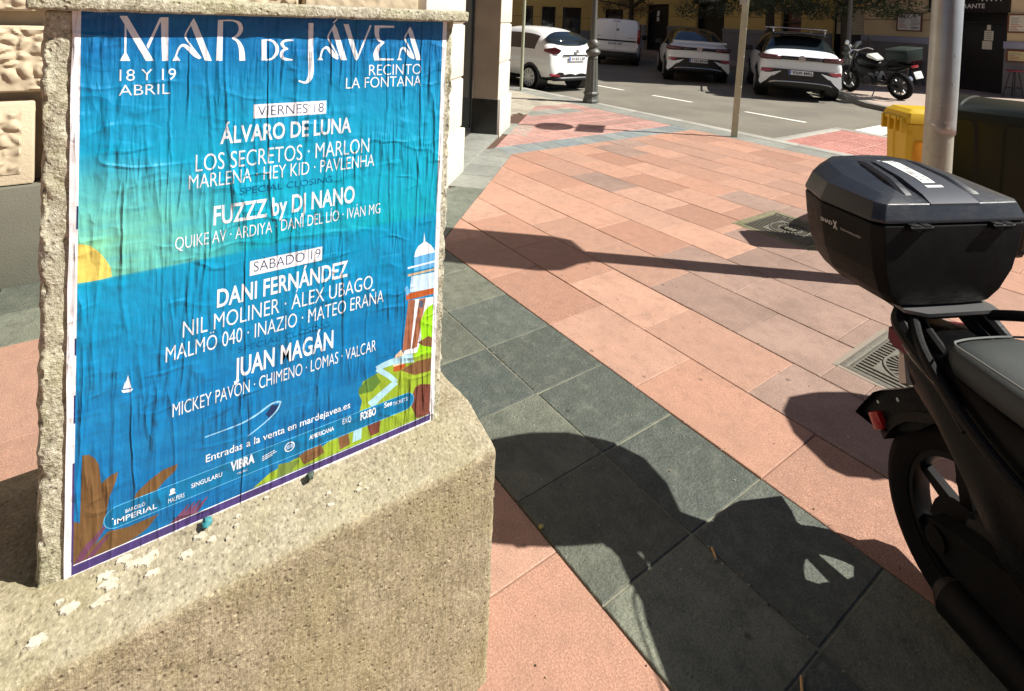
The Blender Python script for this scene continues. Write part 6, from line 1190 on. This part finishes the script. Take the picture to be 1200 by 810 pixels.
def suv(label, H, coupe, roof_rail, text, paint):
    o = thing('parked_car', label, 'car', group='white cars parked across the road'); hw = .925
    re = 1.12 if coupe else .78
    ST = [(.0, .36, .66, .62, .80, .82, .80, .95, .70, 1.0), (.07, .27, .80, .60, .905, .88, .88, 1.0, .80, 1.05), (.26, .25, .84, .62, .925, .98, .885, 1.09, .79, 1.13 if not coupe else 1.15),
          (re, .24, .85, .66, .925, 1.02, .87, H-.17, .65, H-.07), (1.5, .23, .86, .66, .922, 1.02, .875, H-.11, .66, H-.015), (2.1, .23, .86, .66, .922, 1.01, .88, H-.10, .67, H), (2.7, .23, .86, .66, .922, 1.0, .88, H-.12, .66, H-.03), (3.05, .23, .86, .66, .922, 1.0, .88, H-.22, .66, H-.12),
          (3.72, .23, .86, .64, .922, .97, .86, 1.05, .76, 1.08), (4.25, .23, .84, .6, .90, .88, .82, .92, .70, .97), (4.52, .25, .78, .52, .82, .74, .74, .78, .6, .84), (4.58, .34, .6, .5, .7, .62, .6, .66, .5, .72)]
    car_body(o, ST, carblkg, paint, (2, 8), {2, 7})
    car_wheels(o, .83, 3.60, .36, .925, 5)
    b = NB()                                # light band and lamps
    ring_loft(b, [[(.0+.0*abs(y)+max(0, abs(y)-.5)**2*.55, y, z) for y in (-.5, -.25, 0, .25, .5)] for z in (.93, 1.02)], closed=False)
    o_ = obj('light_band', b, carblkg, o); md = o_.modifiers.new('s', 'SOLIDIFY'); md.thickness = .05; md.offset = 0
    for s in (-1, 1):
        b = NB(); P = [(-.012, .46), (-.004, .62), (.03, .76), (.09, .86), (.26, .925)]
        ring_loft(b, [[(x, y*s, z0) for (x, y), z0 in zip(P, (.925, .92, .915, .92, .96))], [(x-.012, y*s*1.004, z0) for (x, y), z0 in zip(P, (.975, .975, .975, .98, .99))], [(x, y*s, z0) for (x, y), z0 in zip(P, (1.025, 1.03, 1.035, 1.035, 1.02))]], closed=False)
        o_ = obj('tail_lamp', b, taild, o); md = o_.modifiers.new('s', 'SOLIDIFY'); md.thickness = .03; md.offset = 0
    b = NB()                                # black bumper field
    ring_loft(b, [[(-.014+max(0, abs(y)*k-.45)**2*.62, y*k, z) for y in (-.86, -.72, -.5, -.25, 0, .25, .5, .72, .86)] for z, k in ((.27, .96), (.40, .90), (.55, .86), (.68, .98), (.70, .97))], closed=False)
    o_ = obj('rear_bumper', b, carblk, o); md = o_.modifiers.new('s', 'SOLIDIFY'); md.thickness = .05; md.offset = 0
    for s in (-1, 1):
        b = NB(); P = [(.42, .66), (.66, .60), (.87, .585), (.90, .36), (.86, .30), (.72, .42)]
        ring_loft(b, [[(-.062+max(0, y-.45)**2*.62, y*s, z) for y, z in P], [(.02+max(0, y-.45)**2*.62, y*s, z) for y, z in P]]); obj('bumper_fin', b, paint, o)
        b = NB(); P = [(.58, .685), (.86, .70), (.87, .61), (.68, .615)]
        ring_loft(b, [[(-.055+max(0, y-.45)**2*.62, y*s, z) for y, z in P], [(.02+max(0, y-.45)**2*.62, y*s, z) for y, z in P]]); obj('reflector', b, tailr, o)
    b = NB(); tube(b, [(.04, -.72, .33), (-.03, -.55, .40), (-.045, 0, .42), (-.03, .55, .40), (.04, .72, .33)], .018, 8); obj('diffuser_trim', b, silver, o)
    plate(o, -.04, .635, text); emblem(o, -.03, .975, .075, 'vw')
    b = NB()
    if coupe: ring_loft(b, [[(x, y, z) for x, z in ((.10, 1.15), (.06, 1.19), (.12, 1.21), (.22, 1.18))] for y in (-.76, -.4, 0, .4, .76)])
    else: ring_loft(b, [[(x, y, z-abs(y)*.04) for x, z in ((.52, H-.10), (.48, H-.075), (.62, H-.045), (.9, H-.05), (.9, H-.09))] for y in (-.6, -.3, 0, .3, .6)])
    obj('spoiler', b, paint if coupe else carblkg, o)
    if roof_rail:
        b = NB()
        for y in (-.58, .58): tube(b, [(.85, y, H-.05), (1.0, y*1.02, H+.03), (2.6, y*1.02, H+.045), (2.8, y, H-.03)], .02, 8)
        for x in (1.05, 2.2): b2(b, x, x+.08, -.66, .66, H+.045, H+.075, 0, .01)
        obj('roof_rack', b, silver, o)
    for s in (-1, 1):
        b = NB(); add_box(b, (2.95, s*1.0, 1.06), (.14, .22, .15), None, 0, .04); obj('mirror', b, carblk, o)
    b = NB(); b2(b, .40, .42, -.005, .22, 1.17, 1.19); o_ = obj('wiper', b, carblk, o)
    return o
z0 = suv('white electric coupe car with black roof and full width rear lights, no roof rack', 1.60, True, False, '1154 MXM', carw)
put(z0, -10.25, 14.2, -.07, -43, 1.6)
z1 = suv('silvery white electric car with a roof rack parked next to the lamp post', 1.63, False, True, '9209 MRL', carg)
put(z1, -6.85, 13.45, -.06, -35, 1.6)
# rounded white hatchback in the near parking lane
zo = thing('parked_car', 'rounded white hatchback with diamond rear lamps behind the left lamp post', 'car', group='white cars parked across the road')
H = 1.55
ST = [(.0, .38, .58, .62, .74, .84, .72, .93, .62, .97), (.08, .28, .74, .60, .835, .90, .80, 1.0, .70, 1.05), (.24, .25, .80, .62, .865, .97, .82, 1.12, .70, 1.16), (.60, .24, .80, .64, .865, 1.0, .815, H-.16, .60, H-.06), (1.2, .23, .80, .64, .86, .98, .82, H-.11, .61, H-.01), (1.9, .23, .80, .64, .86, .96, .82, H-.10, .61, H),
      (2.4, .23, .80, .64, .86, .95, .82, H-.15, .60, H-.06), (3.1, .23, .80, .62, .86, .93, .81, 1.06, .68, 1.1), (3.7, .24, .78, .58, .83, .85, .76, .89, .64, .94), (4.0, .28, .70, .5, .74, .68, .66, .73, .55, .78), (4.08, .36, .5, .48, .6, .6, .52, .63, .45, .67)]
car_body(zo, ST, carw, carw, (3, 7), {6})
car_wheels(zo, .72, 3.31, .31, .865, 10)
b = NB()                                   # big rear window with rounded ends, lifted just off the hatch
n = 12; rr = []
for i in range(n+1):
    a = i/n; y = .70*(2*a-1); e = 1-abs(2*a-1)**3
    lo = 1.10+.10*(1-e); hi = 1.42-.19*(1-e)
    xz = lambda z: .205+(z-1.12)*1.12+abs(y)**2.5*.22-.035
    rr.append([(xz(lo)-.0, y, lo), (xz((lo+hi)/2)-.03, y, (lo+hi)/2), (xz(hi), y, hi)])
ring_loft(b, rr, closed=False); o_ = obj('rear_window', b, carglass, zo); md = o_.modifiers.new('s', 'SOLIDIFY'); md.thickness = .04; md.offset = 0
for s in (-1, 1):
    b = NB(); P = [(.50, 1.0, -.0), (.66, 1.075, .05), (.84, 1.03, .20), (.845, .97, .22), (.70, .90, .05), (.58, .93, .0)]
    ring_loft(b, [[(x-.02, y*s, z) for y, z, x in P], [(x+.06, y*s*.96, z) for y, z, x in P]]); obj('tail_lamp', b, taild, zo)
    b = NB(); P = [(.50, .38, .0), (.76, .40, .06), (.74, .45, .06), (.52, .42, .0)]
    ring_loft(b, [[(x-.005, y*s, z) for y, z, x in P], [(x+.05, y*s, z) for y, z, x in P]]); obj('reflector', b, tailr, zo)
    b = NB(); add_box(b, (2.75, s*.95, 1.0), (.12, .2, .14), None, 0, .04); obj('mirror', b, carblk, zo)
b = NB(); b2(b, -.022, .03, -.42, .42, .875, .90, 0, .005); obj('trim_strip', b, carblk, zo)
b = NB(); ring_loft(b, [[(-.012+max(0, abs(y)-.45)**2*.8, y, z) for y in (-.7, -.45, 0, .45, .7)] for z in (.28, .37)], closed=False); o_ = obj('rear_bumper', b, carblk, zo); md = o_.modifiers.new('s', 'SOLIDIFY'); md.thickness = .05; md.offset = 0
plate(zo, -.018, .80, '0143 LSP'); emblem(zo, -.012, .975, .05, 'diamond')
b = NB(); cyl(b, (1.0, 0, H-.03), (.93, 0, H+.09), .012, .006, seg=8); obj('antenna', b, carblk, zo)
b = NB(); b2(b, .17, .20, -.02, .30, 1.13, 1.15); obj('wiper', b, carblk, zo)
put(zo, -10.05, 9.2, -.1, -91, 0)
# white panel van
vn = thing('parked_van', 'plain white panel van with windowless rear doors in the shade', 'van')
def vs(x, k, zb, zt, t=1.0): 
    hw = .91*k; return [(x, y, z) for y, z in ((-hw*.9, zb), (hw*.9, zb), (hw, zb+.15), (hw, .95), (hw*.985, 1.1), (hw*.91*t, zt-.13), (hw*.80*t, zt-.02), (hw*.4, zt), (-hw*.4, zt), (-hw*.80*t, zt-.02), (-hw*.91*t, zt-.13), (-hw*.985, 1.1), (-hw, .95), (-hw, zb+.15))]
b = NB(); ring_loft(b, [vs(.0, .95, .62, 1.76), vs(.03, .975, .60, 1.80), vs(.12, 1.0, .3, 1.83), (vs(1.5, 1.0, .25, 1.84)), vs(2.6, 1.0, .25, 1.83), vs(3.0, 1.0, .25, 1.72, .95), vs(3.5, .99, .25, 1.2, .97), vs(4.1, .96, .25, 1.05, .97), vs(4.3, .88, .3, .85)])
for f in b.faces: f.smooth = True
o_ = obj('body', b, carw, vn, ang=40)
car_wheels(vn, .85, 3.5, .31, .915, 5)
b = NB(); b2(b, -.012, .06, -.80, .80, .955, 1.02, 0, .008); obj('trim_strip', b, carblk, vn)
plate(vn, -.006, .875, '5187 LBT')
for s in (-1, 1):
    b = NB(); ring_loft(b, [[(x, s*y, z) for x, y in ((-.005, .82), (-.008, .90), (.06, .925), (.14, .925))] for z in (.92, 1.45)], closed=False); o_ = obj('tail_lamp', b, tailr, vn); md = o_.modifiers.new('s', 'SOLIDIFY'); md.thickness = .03; md.offset = 0
    b = NB(); add_box(b, (3.0, s*1.05, 1.1), (.12, .22, .22), None, 0, .05); obj('mirror', b, carblk, vn)
b = NB(); b2(b, -.01, .2, -.88, .88, .30, .56, 0, .03); obj('rear_bumper', b, carblk, vn)
b = NB(); b2(b, -.012, .05, -.14, .14, 1.735, 1.765, 0, .006); obj('brake_light', b, taild, vn)
b = NB(); lathe(b, [(0, -.012), (.055, -.01), (.06, .02), (0, .03)], 'X', 18, 0, (.0, -.06, 1.42)); obj('emblem', b, mat('emblem_grey', (.2, .2, .21), .3), vn)
b = NB(); b2(b, -.004, .01, -.004, .004, .62, 1.73); b2(b, -.006, .01, .58, .74, 1.13, 1.155); b2(b, -.006, .01, -.74, -.46, 1.1, 1.125); obj('door_marking', b, mat('grey_marking', (.3, .32, .33), .5), vn)
for s in (-1, 1):
    b = NB(); ring_loft(b, [[(x, s*y, z) for x, z, y in ((2.15, 1.10, .905), (3.25, 1.10, .90), (2.85, 1.62, .845), (2.2, 1.68, .838))], [(x, s*(y-.02), z) for x, z, y in ((2.15, 1.10, .905), (3.25, 1.10, .90), (2.85, 1.62, .845), (2.2, 1.68, .838))]]); obj('window', b, carglass, vn)
put(vn, -15.55, 16.2, -.1, -40, 1.8)

# ------------------------------------------------------------------ motorcycle on the far pavement (local x forward from rear axle)
mo = thing('motorcycle', 'black touring motorcycle with a square top box on its side stand', 'motorcycle', (-5.52, 15.72, 0), math.atan2(.50, -1.25))
mo.rotation_euler = (rad(-9), 0, math.atan2(.50, -1.25))
def spoke_wheel(x, R, hw, parent):
    t, r = wheel_geo(R, hw, R*.70, 10, 36, .008); w = obj('wheel', t, rub, parent, (x, 0, R)); obj('rim', r, mat('grey_rim', (.03, .03, .03), .45), w)
    b = NB(); lathe(b, [(.05, .055), (.14, .055), (.14, .062), (.05, .062)], 'Y', 24); obj('brake_disc', b, MATS['grey_rim'], w)
spoke_wheel(0, .33, .085, mo); spoke_wheel(1.50, .34, .06, mo)
b = NB()
for y in (-.09, .09): tube(b, [(1.50, y, .34), (1.30, y*.95, .80), (1.16, y*.9, 1.12)], .03, 10, 0, 1)
obj('fork', b, mat('fork_dark', (.04, .04, .042), .3, metal=.5), mo)
b = NB(); ring_loft(b, [[(cos(rad(a))*R0+1.5, y, .34+sin(rad(a))*R0) for y, R0 in ((-.07, .36), (0, .385), (.07, .36), (.07, .35), (-.07, .35))] for a in range(35, 150, 12)]); obj('front_mudguard', b, blkg, mo)
b = NB()
for y in (-.12, .12): tube(b, [(0, y*.8, .33), (.35, y, .40), (.60, y, .42)], .03, 8, 0, 1); tube(b, [(1.17, y*.3, .98), (.95, y, .72), (.62, y, .62), (.55, y, .40), (.95, y, .30), (1.15, y*.5, .60)], .024, 8, 0, 2)
tube(b, [(.62, .1, .66), (.2, .1, .78), (-.25, .08, .86)], .02, 8, 0, 1); tube(b, [(.62, -.1, .66), (.2, -.1, .78), (-.25, -.08, .86)], .02, 8, 0, 1)
obj('frame', b, blk, mo)
b = NB(); add_box(b, (.78, 0, .46), (.46, .34, .34), None, 0, .05); add_box(b, (.92, 0, .66), (.26, .26, .26), Matrix.Rotation(rad(-22), 3, 'Y'), 0, .03)
for k in range(5): add_box(b, (.95, 0, .58+k*.035), (.30, .30, .012), Matrix.Rotation(rad(-22), 3, 'Y'))
cyl(b, (.72, -.22, .44), (.72, .22, .44), .12, seg=18); obj('engine', b, mat('engine_dark', (.03, .03, .032), .4, .2, 20, metal=.4), mo)
b = NB(); ring_loft(b, [sec(.62, .16, .36, .72), sec(.85, .19, .34, .80), sec(1.08, .17, .48, .90), sec(1.2, .10, .66, .95)]); obj('fairing', b, blk, mo)
b = NB(); ring_loft(b, [sec(.52, .08, .78, .86), sec(.60, .14, .72, .95), sec(.78, .19, .70, 1.06), sec(.98, .20, .72, 1.10), sec(1.10, .14, .76, 1.05), sec(1.16, .06, .85, .98)]); obj('tank', b, blkg, mo)
b = NB(); ring_loft(b, [[(.50, y, z) for y, z in ((-.10, .93), (.10, .93), (.10, .97), (-.10, .97))], [(.70, y, z) for y, z in ((-.15, 1.0), (.15, 1.0), (.14, 1.085), (-.14, 1.085))], [(.78, y, z) for y, z in ((-.13, 1.02), (.13, 1.02), (.12, 1.08), (-.12, 1.08))]]); obj('tank_reflection', b, mat('pale_reflection', (.62, .62, .58), .5), mo)  # raised pale patch standing in for a reflection on the tank
b = NB(); ring_loft(b, [seat_sec(-.20, .10, .86, .93), seat_sec(-.05, .14, .85, .95), seat_sec(.18, .15, .82, .93), seat_sec(.30, .15, .78, .86), seat_sec(.50, .13, .77, .85), seat_sec(.60, .10, .79, .86)]); obj('seat', b, blk, mo)
b = NB(); ring_loft(b, [sec(-.42, .03, .84, .89), sec(-.30, .09, .80, .92), sec(0, .12, .70, .86), sec(.25, .12, .66, .80)]); obj('tail', b, blkg, mo)
b = NB(); add_box(b, (-.42, 0, .855), (.05, .16, .06), None, 0, .01); obj('tail_light', b, redl, mo)
b = NB(); add_box(b, (-.50, 0, .66), (.012, .22, .17), Matrix.Rotation(rad(20), 3, 'Y'), 0, .003); obj('number_plate', b, platew, mo)
b = NB(); tube(b, [(-.30, 0, .80), (-.46, 0, .72), (-.50, 0, .58)], .02, 8); obj('plate_carrier', b, blk, mo)
b = NB(); add_box(b, (-.16, 0, 1.12), (.56, .48, .26), None, 0, .03); tb = obj('top_box', b, mat('box_dark_green', (.006, .014, .012), .5, spec=.2), mo)
b = NB(); add_box(b, (-.16, 0, 1.262), (.57, .49, .035), None, 0, .008); obj('lid', b, mat('box_lid_grey', (.03, .045, .04), .4), tb)
b = NB()
for y in (-.12, .12): tube(b, [(.1, y, .92), (-.2, y, .98), (-.42, y, .98)], .014, 6, 0, 1)
obj('rack', b, blackmetal, mo)
b = NB(); tube(b, [(1.06, -.38, 1.12), (1.10, -.22, 1.18), (1.16, 0, 1.14), (1.10, .22, 1.18), (1.06, .38, 1.12)], .014, 8); obj('handlebar', b, steel, mo)
for s in (-1, 1):
    b = NB(); tube(b, [(1.10, .26*s, 1.16), (1.12, .30*s, 1.30), (1.12, .33*s, 1.36)], .007, 6); lathe(b, [(0, -.02), (.06, -.015), (.065, 0), (.05, .02), (0, .025)], 'X', 14, 0, (1.12, .36*s, 1.40)); obj('mirror', b, steel if s == 1 else blk, mo)
b = NB(); ring_loft(b, [[(1.28, y, .98) for y in (-.13, 0, .13)], [(1.24, y*1.1, 1.18) for y in (-.14, 0, .14)], [(1.12, y, 1.38) for y in (-.11, 0, .11)]], closed=False); o_ = obj('windscreen', b, mat('smoked_screen', (.05, .055, .06), .08, spec=.8), mo); md = o_.modifiers.new('s', 'SOLIDIFY'); md.thickness = .004
b = NB(); lathe(b, [(0, .06), (.085, .05), (.10, 0), (.07, -.10), (0, -.12)], 'X', 20, 0, (1.31, 0, .98)); obj('headlight', b, clearl, mo)
b = NB(); tube(b, [(.95, -.1, .45), (.8, -.17, .25), (.45, -.18, .28)], .025, 8); cyl(b, (.45, -.18, .28), (-.12, -.2, .50), .05, .06, 16); obj('exhaust', b, steel, mo)
b = NB(); tube(b, [(.55, .12, .30), (.52, .25, .15), (.50, .36, .02)], .013, 8, 0, 1); obj('side_stand', b, blackmetal, mo)

# ------------------------------------------------------------------ street trees
barkm = mat('bark', (.075, .06, .045), .95, .3, 12, .02, 30)
def leafmat(name, c1, c2):
    m, t, b = newmat(name); g = t.new('NewGeometry'); c = t.mix(g.outputs['Random Per Island'], c1, c2); t.link(c, b.inputs['Base Color']); b.inputs['Roughness'].default_value = .35; b.inputs['Specular IOR Level'].default_value = .6
    b.inputs['Transmission Weight'].default_value = 0; return m
leafm = leafmat('leaf_green', (.022, .036, .012), (.06, .08, .026)); leafr = leafmat('leaf_bronze', (.10, .04, .025), (.07, .06, .02))
def tree(loc, label, H, cr, trunk_r, nl, lm, seed, zb=2.35, low=(), span=(0, 0, 0)):
    o = thing('street_tree', label, 'tree', loc, 0, 'street trees by the bars'); R = random.Random(seed)
    b = NB(); tube(b, [(0, 0, -.05), (.03, .02, 1.0), (-.03, .04, 2.0), (.02, 0, H*.55), (.05, .02, H*.85)], [trunk_r*1.25, trunk_r, trunk_r*.9, trunk_r*.6, trunk_r*.2], 12)
    tr = obj('trunk', b, barkm, o)
    b = NB(); ends = []
    for k in range(9):
        a = 2*pi*k/9+R.uniform(-.3, .3); z = R.uniform(2.2, H*.6); e = Vector((cos(a)*cr*R.uniform(.6, .9), sin(a)*cr*R.uniform(.6, .9), z+R.uniform(.3, 1.8))); ends.append(e)
        tube(b, [(0, 0, z), e*.5+Vector((0, 0, z*.35+.4)), e], [.07, .045, .012], 7)
    obj('limb', b, barkm, tr)
    b = NB(); clumps = []
    for k in range(46):
        while True:
            p = Vector((R.uniform(-1, 1), R.uniform(-1, 1), R.uniform(-1, 1)))
            if .35 < p.length < 1: break
        c = Vector((p.x*cr, p.y*cr, zb+.35+(p.z*.5+.5)*(H-zb-.3))); clumps.append((c, R.uniform(.28, .6)))
    for k in range(span[2]):
        u = span[0]+(span[1]-span[0])*(k+.5)/span[2]; clumps.append((Vector((.585*u+R.uniform(-.3, .5), .81*u-R.uniform(.2, 1.4), R.uniform(2.05, 2.75))), R.uniform(.26, .45)))
    for (x, y, z, r) in low: clumps.append((Vector((x, y, z)), r))
    for c, r in clumps:
        for k in range(int(nl*(r/.45)**2)):
            d = Vector((R.gauss(0, 1), R.gauss(0, 1), R.gauss(0, 1))).normalized()*r*R.uniform(.3, 1.05)**.6; d.z *= .7
            p = c+d; L = R.uniform(.09, .17); w = L*R.uniform(.32, .45)
            x = Vector((R.gauss(0, 1), R.gauss(0, 1), R.gauss(-.5, .7))).normalized(); n = Vector((R.gauss(0, .6), R.gauss(0, .6), 1)).normalized(); y = n.cross(x).normalized(); n = x.cross(y)
            q = [p-x*L*.5, p-y*w*.5-n*.004, p+x*L*.5, p+y*w*.5-n*.004, p+n*.012]
            v = [b.verts.new(t) for t in q]
            for i in range(4): b.faces.new((v[i], v[(i+1) % 4], v[4]))
    for f in b.faces: f.smooth = False
    cr_ = obj('crown', b, lm, o, recalc=False)
    return o
tree((-11.4, 20.0, 0), 'dark trunked street tree rising behind the coupe car and the sign post', 5.6, 2.3, .17, 110, leafm, 11, 2.5, [(1.0, -1.4, 2.35, .4), (1.8, -1.2, 2.4, .45), (.2, -1.6, 2.5, .5)], (-3.0, 1.2, 22))
tree((-8.45, 19.35, 0), 'dark trunked street tree rising behind the car with the roof rack', 5.4, 2.3, .17, 110, leafm, 23, 2.5, [(.9, -1.5, 2.3, .4), (1.7, -1.0, 2.25, .4), (-.6, -1.6, 2.4, .5), (2.1, -.6, 2.3, .35), (-1.2, -1.2, 2.35, .45)], (-2.6, 2.2, 26))
tree((-20.6, 22.6, 0), 'bronze leaved street tree hanging over the white van', 5.2, 2.2, .15, 80, leafr, 31, 2.7, [(.6, -1.2, 2.5, .5), (-.8, -1.0, 2.45, .5), (1.5, -.5, 2.4, .5)], (-1.4, 1.5, 14))

# grit, crumbs and leaf bits caught on the slabs and along the joints
bm = NB(); R = random.Random(77)
for k in range(900):
    if k < 450:
        x, y = R.uniform(-3.3, 1.2), R.uniform(-.6, 4.6)
    else:
        j = R.choice([1.1454, 1.5454, 1.9454, 2.3454, 2.7454, 3.1454]); x, y = R.uniform(-3.2, .8), j+R.gauss(0, .006)
    if (-1.62 < x < -1.06 and -.32 < y < .80): continue
    r = R.uniform(.0012, .0034)*(1.6 if k % 23 == 0 else 1); a = R.uniform(0, 6.28)
    n = 5; ring_loft(bm, [[(x+cos(a+q*1.257)*r*R.uniform(.6, 1.3), y+sin(a+q*1.257)*r*R.uniform(.5, 1.1), .0008) for q in range(n)], [(x+cos(a+q*1.257)*r*.6, y+sin(a+q*1.257)*r*.6, .0008+r*.8) for q in range(n)]], False, True, k % 3)
o = obj('grit', bm, [mat('grit_dark', (.06, .05, .04), .9), mat('grit_tan', (.34, .26, .17), .9), mat('grit_pale', (.5, .46, .38), .9)])
tag(o, 'fine grit and leaf crumbs scattered over the slabs and along their joints', 'grit', kind='stuff')
